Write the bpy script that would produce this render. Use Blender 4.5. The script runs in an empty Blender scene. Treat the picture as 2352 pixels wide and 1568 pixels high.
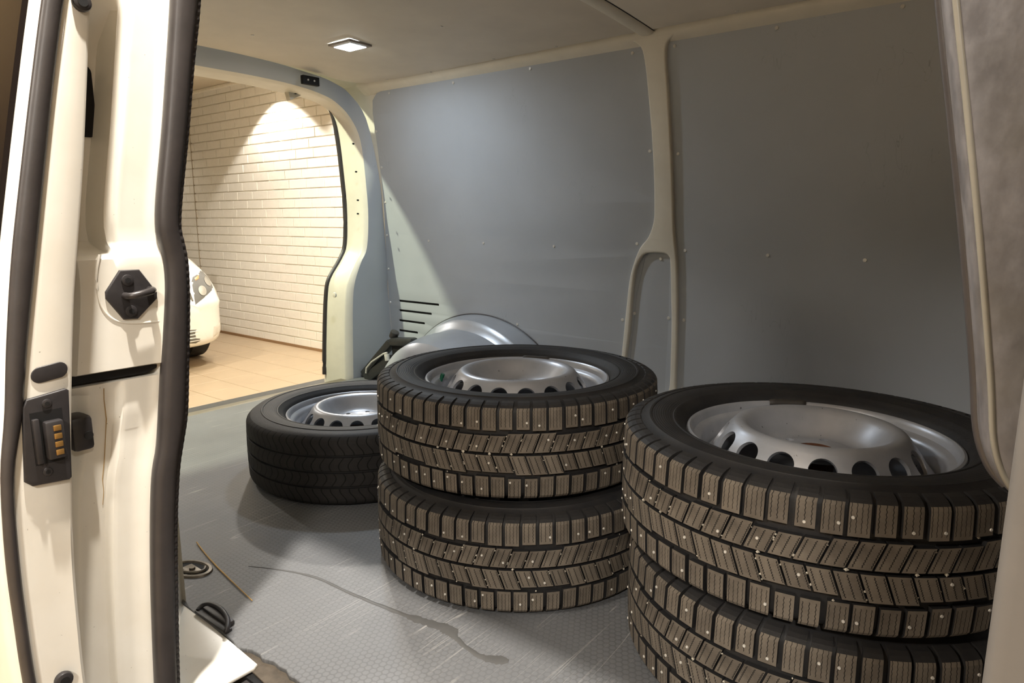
import bpy, bmesh, math, random
from mathutils import Vector, Matrix
random.seed(7)
PI = math.pi
scene = bpy.context.scene
col = scene.collection

# ------------------------------------------------------------------ camera
cam_d = bpy.data.cameras.new('camera'); cam = bpy.data.objects.new('camera', cam_d); col.objects.link(cam)
cam_d.sensor_width = 36.0; cam_d.lens = 1550 / 2352 * 36.0; cam_d.clip_start = .02
PITCH = math.atan(279 / 1550); YAW = math.radians(90 - 52.1)
cam.location = (0, 0, .79); cam.rotation_euler = (PI / 2 - PITCH, 0, YAW)
scene.camera = cam

# ------------------------------------------------------------------ world, exposure
w = bpy.data.worlds.new('World'); scene.world = w; w.use_nodes = True
w.node_tree.nodes['Background'].inputs[0].default_value = (1, .88, .70, 1)
w.node_tree.nodes['Background'].inputs[1].default_value = .02
vs = scene.view_settings
vs.view_transform = 'Standard'; vs.look = 'None'; vs.exposure = 1.15; vs.gamma = 1.0; vs.use_curve_mapping = False

WARM = (1, .945, .855)
# garage downlights plus two added fill lamps: x, y, z, watts, colour, half-cone deg, blend, aim (dx, dy, dz), radius
SPOTS = [
    (-.75, .33, 2.24, 145, (1, .94, .85), 50, .3, (-.08, .05, -1), .022, 'over the open side door'),
    (-3.36, .75, 2.24, 112, (.96, 1, .72), 64, .3, (.30, .40, -1), .035, 'behind the rear opening'),
    (-6.45, 3.98, 2.24, 46, WARM, 54, .15, (0, .05, -1), .03, 'over the brick wall'),
    (-4.9, 3.98, 2.24, 60, WARM, 60, .3, (0, .05, -1), .03, 'over the brick wall by the van'),
    (-9.4, 3.70, 2.24, 16, WARM, 65, .8, (0, .1, -1), .04, 'over the parked car'),
    (-4.3, 3.0, 2.24, 70, WARM, 75, .5, (0, 0, -1), .05, 'over the tiled floor'),
    (-5.6, 1.6, 2.24, 70, WARM, 75, .5, (0, 0, -1), .05, 'over the aisle'),
    (.6, -1.5, 2.24, 150, WARM, 75, .5, (0, 0, -1), .2, 'added as unseen fill beside the van front'),  # fill lamp added to brighten the doorway, not a known fixture
    (-1.6, -1.9, 2.24, 160, WARM, 75, .5, (0, 0, -1), .2, 'added as unseen fill beside the van side'),  # second added fill lamp, lifts the ambient through the side door
    (2.2, -.6, 2.24, 40, WARM, 75, .5, (0, 0, -1), .06, 'beside the cab'),
]

# ------------------------------------------------------------------ helpers
def lin(c):
    return tuple((x / 255 / 12.92) if x / 255 <= .04045 else ((x / 255 + .055) / 1.055) ** 2.4 for x in c) + (1,)

class NT:
    def __init__(s, m): s.t = m.node_tree; s.n = s.t.nodes; s.l = s.t.links
    def new(s, k, **kw):
        n = s.n.new(k)
        for a, b in kw.items(): setattr(n, a, b)
        return n
    def put(s, sock, v):
        if hasattr(v, 'is_output') or isinstance(v, bpy.types.NodeSocket): s.l.new(v, sock)
        else: sock.default_value = v
    def math(s, op, a, b=None, c=None, clamp=False):
        n = s.new('ShaderNodeMath', operation=op, use_clamp=clamp); s.put(n.inputs[0], a)
        if b is not None: s.put(n.inputs[1], b)
        if c is not None: s.put(n.inputs[2], c)
        return n.outputs[0]
    def vmath(s, op, a, b=None, out=0):
        n = s.new('ShaderNodeVectorMath', operation=op); s.put(n.inputs[0], a)
        if b is not None: s.put(n.inputs[1], b)
        return n.outputs[out]
    def mix(s, f, a, b):
        n = s.new('ShaderNodeMix', data_type='RGBA'); s.put(n.inputs['Factor'], f); s.put(n.inputs['A'], a); s.put(n.inputs['B'], b)
        return n.outputs['Result']
    def noise(s, vec, scale, detail=4, rough=.55, dist=0):
        n = s.new('ShaderNodeTexNoise'); n.inputs['Scale'].default_value = scale; n.inputs['Detail'].default_value = detail
        n.inputs['Roughness'].default_value = rough; n.inputs['Distortion'].default_value = dist
        if vec is not None: s.put(n.inputs['Vector'], vec)
        return n.outputs['Fac']
    def ramp(s, f, lo, hi):
        n = s.new('ShaderNodeMapRange', clamp=True); s.put(n.inputs['Value'], f)
        n.inputs['From Min'].default_value = lo; n.inputs['From Max'].default_value = hi
        return n.outputs['Result']
    def bump(s, h, strength, dist=.002):
        n = s.new('ShaderNodeBump'); n.inputs['Strength'].default_value = strength; n.inputs['Distance'].default_value = dist
        s.put(n.inputs['Height'], h); return n.outputs['Normal']
    def mapping(s, vec, scale=(1, 1, 1), rot=(0, 0, 0)):
        n = s.new('ShaderNodeMapping'); s.put(n.inputs['Vector'], vec); n.inputs['Scale'].default_value = scale; n.inputs['Rotation'].default_value = rot
        return n.outputs[0]

MATS = {}
def base_mat(name, rough=.5, metal=0., spec=.5):
    m = bpy.data.materials.new(name); m.use_nodes = True
    b = m.node_tree.nodes['Principled BSDF']
    b.inputs['Roughness'].default_value = rough; b.inputs['Metallic'].default_value = metal
    b.inputs['Specular IOR Level'].default_value = spec
    MATS[name] = m
    return m, NT(m), b
def geo(nt): return nt.new('ShaderNodeNewGeometry').outputs['Position']
def objc(nt): return nt.new('ShaderNodeTexCoord').outputs['Object']

def simple(name, rgb, rough=.5, metal=0., var=.12, scale=30, bump=0., spec=.5, rvar=.1, coat=0., dark=None):
    """plain material with a little noise in colour, gloss and relief"""
    m, nt, b = base_mat(name, rough, metal, spec)
    p = geo(nt); c = lin(rgb); f = nt.noise(p, scale)
    d = lin(dark) if dark else tuple(x * (1 - var) for x in c[:3]) + (1,)
    nt.l.new(nt.mix(nt.ramp(f, .3, .7), d, c), b.inputs['Base Color'])
    nt.l.new(nt.math('MULTIPLY_ADD', nt.noise(p, scale * .6), rvar * 2, rough - rvar), b.inputs['Roughness'])
    if bump: nt.l.new(nt.bump(nt.noise(p, scale * 6), bump), b.inputs['Normal'])
    if coat: b.inputs['Coat Weight'].default_value = coat; b.inputs['Coat Roughness'].default_value = .08
    return m

def emit(name, rgb, s):
    m = bpy.data.materials.new(name); m.use_nodes = True; nt = NT(m)
    b = m.node_tree.nodes['Principled BSDF']; b.inputs['Base Color'].default_value = (.9, .9, .9, 1)
    b.inputs['Emission Color'].default_value = tuple(rgb) + (1,); b.inputs['Emission Strength'].default_value = s
    MATS[name] = m; return m

def link(o, parent=None):
    col.objects.link(o)
    if parent is not None: o.parent = parent
    return o
def off(parent):
    """world position of a parent chain (no rotations on van / building parents)"""
    v = Vector((0, 0, 0))
    while parent is not None: v += parent.location; parent = parent.parent
    return v
def mesh(name, verts, faces, mat, parent=None, smooth=False, world=True, mi=None, sharp=None):
    me = bpy.data.meshes.new(name)
    o_ = off(parent) if (world and parent is not None) else Vector((0, 0, 0))
    me.from_pydata([tuple(Vector(v) - o_) for v in verts], [], faces)
    for m in (mat if isinstance(mat, (list, tuple)) else [mat]): me.materials.append(m)
    if mi: me.polygons.foreach_set('material_index', mi)
    if smooth:
        me.polygons.foreach_set('use_smooth', [True] * len(me.polygons))
        if sharp: me.set_sharp_from_angle(angle=math.radians(sharp))
    me.update()
    return link(bpy.data.objects.new(name, me), parent)
def from_bm(name, bm, mat, parent=None, smooth=False, sharp=40, world=True):
    o_ = off(parent) if (world and parent is not None) else Vector((0, 0, 0))
    bmesh.ops.translate(bm, verts=bm.verts, vec=-o_)
    bmesh.ops.recalc_face_normals(bm, faces=bm.faces)
    me = bpy.data.meshes.new(name); bm.to_mesh(me); bm.free()
    for m in (mat if isinstance(mat, (list, tuple)) else [mat]): me.materials.append(m)
    if smooth:
        me.polygons.foreach_set('use_smooth', [True] * len(me.polygons)); me.set_sharp_from_angle(angle=math.radians(sharp))
    return link(bpy.data.objects.new(name, me), parent)
def empty(name, loc, rz=0, parent=None):
    o = bpy.data.objects.new(name, None); o.empty_display_size = .1; o.location = loc; o.rotation_euler = (0, 0, rz)
    return link(o, parent)
def tag(o, label, cat, group=None, kind=None):
    o['label'] = label; o['category'] = cat
    if group: o['group'] = group
    if kind: o['kind'] = kind
    return o
def part(o, label): o['label'] = label; return o
def structure(o, label=None, cat=None):
    o['kind'] = 'structure'
    if label: o['label'] = label; o['category'] = cat
    return o

def add_box(bm, lo, hi, bev=0., seg=2):
    r = bmesh.ops.create_cube(bm, size=1.0); vs_ = r['verts']
    for v in vs_: v.co = Vector([lo[i] + (v.co[i] + .5) * (hi[i] - lo[i]) for i in range(3)])
    if bev:
        es = list({e for v in vs_ for e in v.link_edges})
        bmesh.ops.bevel(bm, geom=es, offset=bev, segments=seg, affect='EDGES', profile=.5)
def box(name, lo, hi, mat, parent=None, bev=0., seg=2, smooth=True):
    bm = bmesh.new(); add_box(bm, lo, hi, bev, seg); return from_bm(name, bm, mat, parent, smooth)
def add_cyl(bm, p0, p1, r0, r1=None, n=16, caps=True):
    p0 = Vector(p0); p1 = Vector(p1); r1 = r0 if r1 is None else r1
    d = p1 - p0; q = d.to_track_quat('Z', 'Y').to_matrix().to_4x4()
    m = Matrix.Translation((p0 + p1) / 2) @ q
    bmesh.ops.create_cone(bm, cap_ends=caps, segments=n, radius1=max(r0, 1e-5), radius2=max(r1, 1e-5), depth=d.length, matrix=m)
def cyl(name, p0, p1, r0, mat, parent=None, r1=None, n=16, bev=0):
    bm = bmesh.new(); add_cyl(bm, p0, p1, r0, r1, n)
    if bev:
        es = [e for e in bm.edges if len(e.link_faces) == 2 and any(len(f.verts) > 4 for f in e.link_faces)]
        bmesh.ops.bevel(bm, geom=es, offset=bev, segments=2, affect='EDGES', profile=.5)
    return from_bm(name, bm, mat, parent, True, 35)
def grid_faces(nr, nc, closed_c=False, closed_r=False, base=0):
    f = []
    for i in range(nr if closed_r else nr - 1):
        for j in range(nc if closed_c else nc - 1):
            a = base + i * nc + j; b = base + i * nc + (j + 1) % nc; i2 = (i + 1) % nr
            f.append((a, b, base + i2 * nc + (j + 1) % nc, base + i2 * nc + j))
    return f
def loft(name, rows, mat, parent=None, smooth=True, sharp=45, closed_c=False, closed_r=False, caps=False, flip=False):
    nr = len(rows); nc = len(rows[0]); v = [p for r in rows for p in r]
    f = grid_faces(nr, nc, closed_c, closed_r)
    if caps: f.append(tuple(range(nc))[::-1]); f.append(tuple(range((nr - 1) * nc, nr * nc)))
    if flip: f = [x[::-1] for x in f]
    return mesh(name, v, f, mat, parent, smooth, sharp=sharp)
def tube_rows(path, r, n=10, flat=1.0):
    """round (or flattened) tube along a 3-D path"""
    rows = []; P = [Vector(p) for p in path]
    up0 = Vector((0, 0, 1))
    for i, p in enumerate(P):
        t = (P[min(i + 1, len(P) - 1)] - P[max(i - 1, 0)]).normalized()
        a = t.cross(up0)
        if a.length < .05: a = t.cross(Vector((1, 0, 0)))
        a.normalize(); b = t.cross(a)
        rr = r[i] if isinstance(r, (list, tuple)) else r
        rows.append([p + a * rr * math.cos(2 * PI * k / n) + b * rr * flat * math.sin(2 * PI * k / n) for k in range(n)])
    return rows
def tube(name, path, r, mat, parent=None, n=10, flat=1.0):
    return loft(name, tube_rows(path, r, n, flat), mat, parent, True, 60, closed_c=True, caps=True)
def spline(pts, n, closed=False):
    """Catmull-Rom through points, n samples per span"""
    P = [Vector(p) for p in pts]; out = []; L = len(P)
    for i in range(L if closed else L - 1):
        g = (lambda k: P[k % L]) if closed else (lambda k: P[min(max(k, 0), L - 1)])
        p0, p1, p2, p3 = g(i - 1), g(i), g(i + 1), g(i + 2)
        for k in range(n):
            t = k / n
            out.append(.5 * ((2 * p1) + (p2 - p0) * t + (2 * p0 - 5 * p1 + 4 * p2 - p3) * t * t + (3 * p1 - p0 - 3 * p2 + p3) * t ** 3))
    if not closed: out.append(P[-1])
    return out
def interp(tab, x):
    """piecewise-linear table [(x, y...)] sorted by x"""
    if x <= tab[0][0]: i = 0
    elif x >= tab[-1][0]: i = len(tab) - 2
    else: i = next(k for k in range(len(tab) - 1) if tab[k][0] <= x <= tab[k + 1][0])
    a, b = tab[i], tab[i + 1]; t = (x - a[0]) / (b[0] - a[0])
    r = [a[k] + (b[k] - a[k]) * t for k in range(1, len(a))]
    return r[0] if len(r) == 1 else r
def smooth_tab(tab, n=6):
    return [tuple(v) for v in spline([Vector(t) if len(t) == 3 else Vector((t[0], t[1], 0)) for t in tab], n)]
def plate(name, outlines, thick, bev, mapf, mat, parent, cuts=(), slots=(), res=2):
    """flat sheet (with holes) from 2-D outlines, rounded edges, mapped into 3-D by mapf(x, y, h)"""
    cu = bpy.data.curves.new(name, 'CURVE'); cu.dimensions = '2D'; cu.fill_mode = 'BOTH'
    cu.extrude = max(thick / 2 - bev, 1e-5); cu.bevel_depth = bev; cu.bevel_resolution = res; cu.offset = -bev
    for pts in list(outlines) + list(slots):
        sp = cu.splines.new('POLY'); sp.points.add(len(pts) - 1); sp.use_cyclic_u = True
        for q, p in zip(sp.points, pts): q.co = (p[0], p[1], 0, 1)
    o = bpy.data.objects.new(name, cu); col.objects.link(o)
    dg = bpy.context.evaluated_depsgraph_get(); dg.update()
    me = bpy.data.meshes.new_from_object(o.evaluated_get(dg)); bpy.data.objects.remove(o); bpy.data.curves.remove(cu)
    bm = bmesh.new(); bm.from_mesh(me); bpy.data.meshes.remove(me)
    bmesh.ops.remove_doubles(bm, verts=bm.verts, dist=1e-5)
    for axis, val in cuts:
        no = (1, 0, 0) if axis == 0 else (0, 1, 0); co = (val, 0, 0) if axis == 0 else (0, val, 0)
        bmesh.ops.bisect_plane(bm, geom=bm.verts[:] + bm.edges[:] + bm.faces[:], plane_co=co, plane_no=no)
    for v in bm.verts: v.co = mapf(v.co.x, v.co.y, v.co.z + thick / 2)
    return from_bm(name, bm, mat, parent, True, 30)
def rrect(x0, x1, y0, y1, r, n=4):
    out = []
    for cx, cy, a in ((x1 - r, y1 - r, 0), (x0 + r, y1 - r, 90), (x0 + r, y0 + r, 180), (x1 - r, y0 + r, 270)):
        for k in range(n + 1):
            t = math.radians(a + 90 * k / n); out.append((cx + r * math.cos(t), cy + r * math.sin(t)))
    return out
def sstep(a, b, x):
    t = min(1, max(0, (x - a) / (b - a))); return t * t * (3 - 2 * t)

# ------------------------------------------------------------------ materials
def mat_paint():
    m, nt, b = base_mat('van_paint', .28)
    p = geo(nt); f = nt.noise(p, 9, 5)
    c = nt.mix(nt.ramp(f, .35, .75), lin((240, 236, 226)), lin((232, 226, 213)))
    speck = nt.ramp(nt.noise(p, 210, 2), .755, .78)
    c = nt.mix(nt.math('MULTIPLY', speck, .55), c, lin((110, 98, 80)))
    nt.l.new(c, b.inputs['Base Color']); b.inputs['Coat Weight'].default_value = .35; b.inputs['Coat Roughness'].default_value = .07
    return m
PAINT = mat_paint()
PAINT_IN = simple('inner_paint', (226, 220, 206), .38, var=.08, scale=14)
ROOFP = simple('roof_board', (226, 217, 204), .6, var=.10, scale=6, bump=.05)
def mat_panel():
    m, nt, b = base_mat('grey_panel', .42)
    p = geo(nt); f = nt.noise(p, 3.2, 5)
    c = nt.mix(nt.ramp(f, .3, .7), lin((168, 172, 177)), lin((175, 179, 184)))
    # thin scuffs: stretched noise ridges
    q = nt.mapping(p, (26, 26, 5), (.3, .5, .2)); s = nt.noise(q, 1.0, 2, .5, .6)
    line = nt.math('SUBTRACT', 1, nt.ramp(nt.math('ABSOLUTE', nt.math('SUBTRACT', s, .5)), 0, .006))
    patch = nt.ramp(nt.noise(p, 2.4, 2), .60, .70)
    c = nt.mix(nt.math('MULTIPLY', nt.math('MULTIPLY', line, patch), .35), c, lin((70, 70, 72)))
    speck = nt.ramp(nt.noise(p, 60, 1), .76, .78)
    c = nt.mix(nt.math('MULTIPLY', speck, .4), c, lin((180, 180, 180)))
    nt.l.new(c, b.inputs['Base Color'])
    nt.l.new(nt.math('MULTIPLY_ADD', f, .2, .32), b.inputs['Roughness'])
    return m
PANEL = mat_panel()
RUBBER = simple('black_rubber', (38, 36, 37), .55, var=.35, scale=60, bump=.12)
SEAL = simple('door_seal_rubber', (60, 55, 54), .42, var=.25, scale=25, bump=.05, spec=.6)
PLASTIC = simple('black_plastic', (50, 47, 48), .45, var=.2, scale=90, bump=.05)
DARK = simple('dark_cavity', (12, 11, 12), .8)
STEEL = simple('screw_steel', (222, 218, 210), .3, .25, scale=200)
SILVER = None
def mat_silver():
    m, nt, b = base_mat('silver_wheel_paint', .36, .5)
    p = objc(nt); f = nt.noise(p, 14, 5)
    c = nt.mix(nt.ramp(f, .35, .7), lin((182, 185, 192)), lin((164, 167, 174)))
    q = nt.noise(nt.mapping(p, (60, 60, 60)), 1.5, 2)
    scr = nt.ramp(q, .735, .75)
    c = nt.mix(nt.math('MULTIPLY', scr, .7), c, lin((60, 55, 52)))
    nt.l.new(c, b.inputs['Base Color']); nt.l.new(nt.math('MULTIPLY_ADD', f, .22, .26), b.inputs['Roughness'])
    return m
SILVER = mat_silver()
GALV = simple('primer_steel', (176, 180, 186), .33, .35, var=.1, scale=12)
BRASS = simple('brass_contact', (205, 158, 92), .35, .8, var=.2, scale=150)

def mat_tyre():
    m, nt, b = base_mat('tyre_rubber', .6, 0, .35)
    p = objc(nt); f = nt.noise(p, 18, 6, .6)
    c = nt.mix(nt.ramp(f, .35, .75), lin((31, 31, 33)), lin((46, 44, 43)))
    nt.l.new(c, b.inputs['Base Color'])
    rr = nt.vmath('LENGTH', nt.vmath('MULTIPLY', p, (1, 1, 0)), None, 1)
    band = nt.math('MULTIPLY', nt.ramp(rr, .256, .260), nt.math('SUBTRACT', 1, nt.ramp(rr, .290, .294)))
    rib = nt.math('MULTIPLY', nt.math('SINE', nt.math('MULTIPLY', rr, 1500)), band)
    h = nt.math('ADD', nt.math('MULTIPLY', rib, .5), nt.noise(p, 160, 3))
    nt.l.new(nt.bump(h, .22), b.inputs['Normal'])
    return m
TYRE = mat_tyre()
def mat_tread(name, dust, dark, summer=False):
    """road-dust coloured tread face with zig-zag sipes drawn in the block's own UV"""
    m, nt, b = base_mat(name, .78, 0, .25)
    uv = nt.new('ShaderNodeUVMap').outputs[0]; sx = nt.new('ShaderNodeSeparateXYZ'); nt.l.new(uv, sx.inputs[0])
    u, v = sx.outputs[0], sx.outputs[1]
    p = objc(nt)
    tri = nt.math('PINGPONG', nt.math('MULTIPLY', v, 1.0), .05)
    if summer:
        uu = nt.math('ADD', u, nt.math('MULTIPLY', nt.math('SINE', nt.math('MULTIPLY', v, 2.2)), .34)); half = .06
    else:
        uu = nt.math('ADD', u, nt.math('MULTIPLY', tri, 2.6)); half = .062
    d = nt.math('ABSOLUTE', nt.math('SUBTRACT', nt.math('FRACT', uu), .5))
    line = nt.math('LESS_THAN', d, half)
    inside = nt.math('GREATER_THAN', u, 0.001)
    ends = nt.math('MULTIPLY', nt.math('GREATER_THAN', v, .07), nt.math('LESS_THAN', v, .93)) if not summer else nt.math('GREATER_THAN', v, -5)
    s = nt.math('MULTIPLY', nt.math('MULTIPLY', line, inside), ends)
    oi = nt.new('ShaderNodeObjectInfo').outputs['Random']
    f = nt.math('ADD', nt.noise(p, 26, 5, .6), nt.math('MULTIPLY', nt.math('SUBTRACT', oi, .5), .22 if not summer else 0))
    c = nt.mix(nt.ramp(f, .25, .8), lin(dark), lin(dust))
    c = nt.mix(nt.math('MULTIPLY', s, .92), c, lin((12, 11, 11)))
    nt.l.new(c, b.inputs['Base Color'])
    h = nt.math('SUBTRACT', nt.math('MULTIPLY', nt.noise(p, 200, 3), .15), s)
    nt.l.new(nt.bump(h, .6, .0015), b.inputs['Normal'])
    return m
TREAD = mat_tread('dusty_tread', (118, 109, 98), (84, 77, 69))
TREAD_S = mat_tread('summer_tread', (50, 48, 46), (38, 36, 36), True)
GRAVEL = simple('pale_gravel', (206, 198, 182), .7, var=.3, scale=120)

def mat_floor():
    m, nt, b = base_mat('load_floor_board', .5)
    p = geo(nt)
    # hexagonal screen print (13 mm cells)
    cell = .0132
    q = nt.vmath('SCALE', p); q.node.inputs['Scale'].default_value = 1 / cell
    q = nt.vmath('ADD', q, (4000, 4000, 0))
    R = (1, 1.7320508, 1); Hh = (.5, .8660254, .5)
    a = nt.vmath('SUBTRACT', nt.vmath('MODULO', q, R), Hh)
    bb = nt.vmath('SUBTRACT', nt.vmath('MODULO', nt.vmath('SUBTRACT', q, Hh), R), Hh)
    flat = (1, 1, 0)
    a = nt.vmath('MULTIPLY', a, flat); bb = nt.vmath('MULTIPLY', bb, flat)
    da = nt.vmath('DOT_PRODUCT', a, a, 1); db = nt.vmath('DOT_PRODUCT', bb, bb, 1)
    sel = nt.math('LESS_THAN', da, db)
    mx = nt.new('ShaderNodeMix', data_type='VECTOR'); nt.put(mx.inputs['Factor'], sel); nt.l.new(bb, mx.inputs[4]); nt.l.new(a, mx.inputs[5])
    g = nt.vmath('ABSOLUTE', mx.outputs[1])
    sx = nt.new('ShaderNodeSeparateXYZ'); nt.l.new(g, sx.inputs[0])
    e = nt.math('SUBTRACT', .5, nt.math('MAXIMUM', nt.vmath('DOT_PRODUCT', g, (.5, .8660254, 0), 1), sx.outputs[0]))
    wob = nt.noise(p, 90, 2)
    hexl = nt.math('SUBTRACT', 1, nt.ramp(nt.math('ADD', e, nt.math('MULTIPLY', nt.math('SUBTRACT', wob, .5), .08)), .05, .16))
    wear = nt.ramp(nt.noise(p, 3.0, 4), .3, .62)
    cl = nt.mix(nt.ramp(nt.noise(p, 1.6, 5), .3, .7), lin((98, 99, 101)), lin((114, 115, 117)))
    c = nt.mix(nt.math('MULTIPLY', nt.math('MULTIPLY', hexl, wear), .48), cl, lin((72, 71, 71)))
    # long pale scratches in several directions
    for k, (ang, sc, th) in enumerate(((.42, 34, .005), (-.5, 30, .004), (1.2, 24, .004), (.5, 60, .006))):
        qq = nt.mapping(p, (sc, .45, 1), (0, 0, ang + 1.2)); s = nt.noise(qq, 1.0 + .13 * k, 1, .4)
        ln = nt.math('SUBTRACT', 1, nt.ramp(nt.math('ABSOLUTE', nt.math('SUBTRACT', s, .52)), 0, th * 1.3))
        msk = nt.ramp(nt.noise(nt.vmath('ADD', p, (k * 3.1, k, 0)), 4.0, 2), .53, .62)
        c = nt.mix(nt.math('MULTIPLY', nt.math('MULTIPLY', ln, msk), .55), c, lin((190, 187, 181)))
    nt.l.new(c, b.inputs['Base Color'])
    nt.l.new(nt.math('MULTIPLY_ADD', nt.noise(p, 5, 3), .25, .36), b.inputs['Roughness'])
    nt.l.new(nt.bump(nt.math('MULTIPLY', hexl, -1), .15, .001), b.inputs['Normal'])
    return m
FLOOR = mat_floor()
BRICK = simple('white_painted_brick', (242, 237, 226), .6, var=.05, scale=22, bump=.25)
MORTAR = simple('painted_mortar', (236, 230, 216), .75, var=.08, scale=40, bump=.2)
TILE = simple('beige_floor_tile', (186, 164, 136), .38, var=.07, scale=3, rvar=.06)
GROUT = simple('tile_grout', (186, 158, 122), .7, var=.1, scale=60)
CEIL = simple('garage_ceiling_paint', (206, 192, 168), .8, var=.05, scale=5)
WALLP = simple('garage_wall_paint', (232, 222, 200), .7, var=.05, scale=5)
def mat_glass(name, rgb):
    m, nt, b = base_mat(name, .06, 0, .35)
    b.inputs['Base Color'].default_value = lin(rgb); b.inputs['Coat Weight'].default_value = .25; b.inputs['Coat Roughness'].default_value = .02
    return m
TINT = mat_glass('tinted_glass', (26, 22, 22))
def mat_mottle():
    m, nt, b = base_mat('mottled_pillar_trim', .38)
    p = geo(nt); f = nt.noise(nt.mapping(p, (1, 1, .6)), 55, 4, .6); g = nt.noise(p, 12, 3)
    c = nt.mix(nt.ramp(f, .35, .68), lin((78, 75, 76)), lin((106, 103, 104)))
    c = nt.mix(nt.ramp(g, .45, .7), c, lin((80, 76, 71)))
    nt.l.new(c, b.inputs['Base Color']); nt.l.new(nt.math('MULTIPLY_ADD', f, .25, .28), b.inputs['Roughness'])
    nt.l.new(nt.bump(f, .2, .002), b.inputs['Normal'])
    return m
MOTTLE = mat_mottle()

# ================================================================== GARAGE (the setting)
GZ = -.6; CZ = 2.30; WY = 4.35
bm = bmesh.new(); add_box(bm, (-14, -4.2, GZ - .1), (4.5, WY + .3, GZ - .006)); gf = from_bm('floor', bm, GROUT)
structure(gf)
TS = .34
tile_me = None
for i in range(20):
    for j in range(9):
        x1 = -2.2 - i * TS; y1 = WY - j * TS
        if tile_me is None:
            bm = bmesh.new(); add_box(bm, (-TS / 2 + .0025, -TS / 2 + .0025, -.008), (TS / 2 - .0025, TS / 2 - .0025, 0), .0015, 1)
            tile_me = bpy.data.meshes.new('tile'); bm.to_mesh(tile_me); bm.free(); tile_me.materials.append(TILE)
        t = bpy.data.objects.new('tile', tile_me); link(t, gf); t.location = (x1 - TS / 2, y1 - TS / 2, GZ)
# rest of the tiled floor beyond the pieces that can be told apart
mesh('tile_field', [(-2.2, -4.2, GZ), (4.5, -4.2, GZ), (4.5, WY, GZ), (-2.2, WY, GZ),
                    (-14, -4.2, GZ), (-2.2, WY - 9 * TS, GZ), (-14, WY - 9 * TS, GZ), (-9, WY - 9 * TS, GZ), (-9, WY, GZ), (-14, WY, GZ)],
     [(0, 1, 2, 3), (4, 0, 5, 6), (6, 7, 8, 9)], TILE, gf)['kind'] = 'stuff'
wall = box('wall_back', (-14, WY + .008, GZ), (4.5, WY + .3, CZ + .1), MORTAR); structure(wall)
BL, BH, J = .3, .1, .013
bricks = []
for r in range(29):
    z0 = GZ + .012 + r * BH
    for k in range(-2, 34):
        x0 = -5.0 - k * BL - (BL / 2 if r % 2 else 0) - .04 * ((r * 7) % 3 - 1)
        bricks.append((x0 - BL / 2, z0))
EXPX = -8.385
bm = bmesh.new(); add_box(bm, (-BL / 2 + .004, -.003, J / 2), (BL / 2 - .004, .012, BH - J / 2 + .001), .002, 1)
bmesh.ops.recalc_face_normals(bm, faces=bm.faces)
brick_me = bpy.data.meshes.new('brick'); bm.to_mesh(brick_me); bm.free(); brick_me.materials.append(BRICK)
near = sorted([q for q in bricks if -8.1 < q[0] < -5.1 and q[1] + BH < CZ], key=lambda q: -q[0])[:300]
ns = set(near)
for x, z in near:
    o = bpy.data.objects.new('brick', brick_me); link(o, wall)
    o.location = (x + random.uniform(-.002, .002), WY + random.uniform(-.0015, .0015), z); o.scale.x = random.choice((1, 1, 1.0, .99))
v, f = [], []
for x, z in bricks:
    if (x, z) in ns: continue
    b0 = len(v)
    xa, xb, za, zb = x - BL / 2 + .004, x + BL / 2 - .004, z + J / 2, z + BH - J / 2
    if za > CZ: continue
    v += [(xa, WY - .003, za), (xb, WY - .003, za), (xb, WY - .003, zb), (xa, WY - .003, zb), (xa, WY + .01, za), (xb, WY + .01, za), (xb, WY + .01, zb), (xa, WY + .01, zb)]
    f += [tuple(b0 + q for q in s) for s in ((0, 1, 2, 3), (4, 5, 1, 0), (3, 2, 6, 7), (0, 3, 7, 4), (1, 5, 6, 2))]
mesh('distant_bricks', v, f, BRICK, wall)['kind'] = 'stuff'
box('expansion_joint', (EXPX - .006, WY - .0065, GZ), (EXPX + .006, WY + .01, CZ), simple('joint_sealant', (170, 156, 132), .7), wall)
structure(box('baseboard_back', (-14, WY - .012, GZ), (4.5, WY + .008, GZ + .03), simple('brown_skirting', (150, 118, 84), .6)))
structure(box('trim_1', (-14, WY - .05, CZ - .035), (4.5, WY + .0, CZ), simple('cornice_paint', (246, 238, 220), .5), bev=.008))
structure(box('ceiling', (-14, -4.2, CZ), (4.5, WY + .3, CZ + .1), CEIL))
structure(box('wall_rear', (-14.2, -4.2, GZ), (-14, WY + .3, CZ), WALLP))
structure(box('wall_front', (4.5, -4.2, GZ), (4.7, WY + .3, CZ), WALLP))
structure(box('wall_near', (-14, -4.4, GZ), (4.5, -4.2, CZ), WALLP))
LENS = emit('downlight_lens', (1, .9, .7), 6.0)
CAN = simple('downlight_metal', (200, 198, 192), .3, .7)
for x, y, z, W, c, half, bl, aim, rad, where in SPOTS:
    e = empty('ceiling_downlight', (x, y, CZ)); tag(e, 'round recessed ceiling downlight ' + where, 'lamp', 'garage ceiling downlights')
    bm = bmesh.new(); add_cyl(bm, (0, 0, -.012), (0, 0, 0), .058, .062, 24, False); add_cyl(bm, (0, 0, -.012), (0, 0, -.002), .058, .05, 24, False)
    from_bm('rim', bm, CAN, e, True, world=False)
    bm = bmesh.new(); add_cyl(bm, (0, 0, -.004), (0, 0, -.002), .05, .05, 24); from_bm('lens', bm, LENS, e, world=False)
    ld = bpy.data.lights.new('downlight_beam', 'SPOT'); ld.energy = W; ld.color = c; ld.spot_size = math.radians(2 * half); ld.spot_blend = bl; ld.shadow_soft_size = rad
    lo = bpy.data.objects.new('downlight_beam', ld); link(lo, e); lo.location = (0, 0, z - CZ)
    lo.rotation_euler = Vector(aim).to_track_quat('-Z', 'Y').to_euler()

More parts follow.
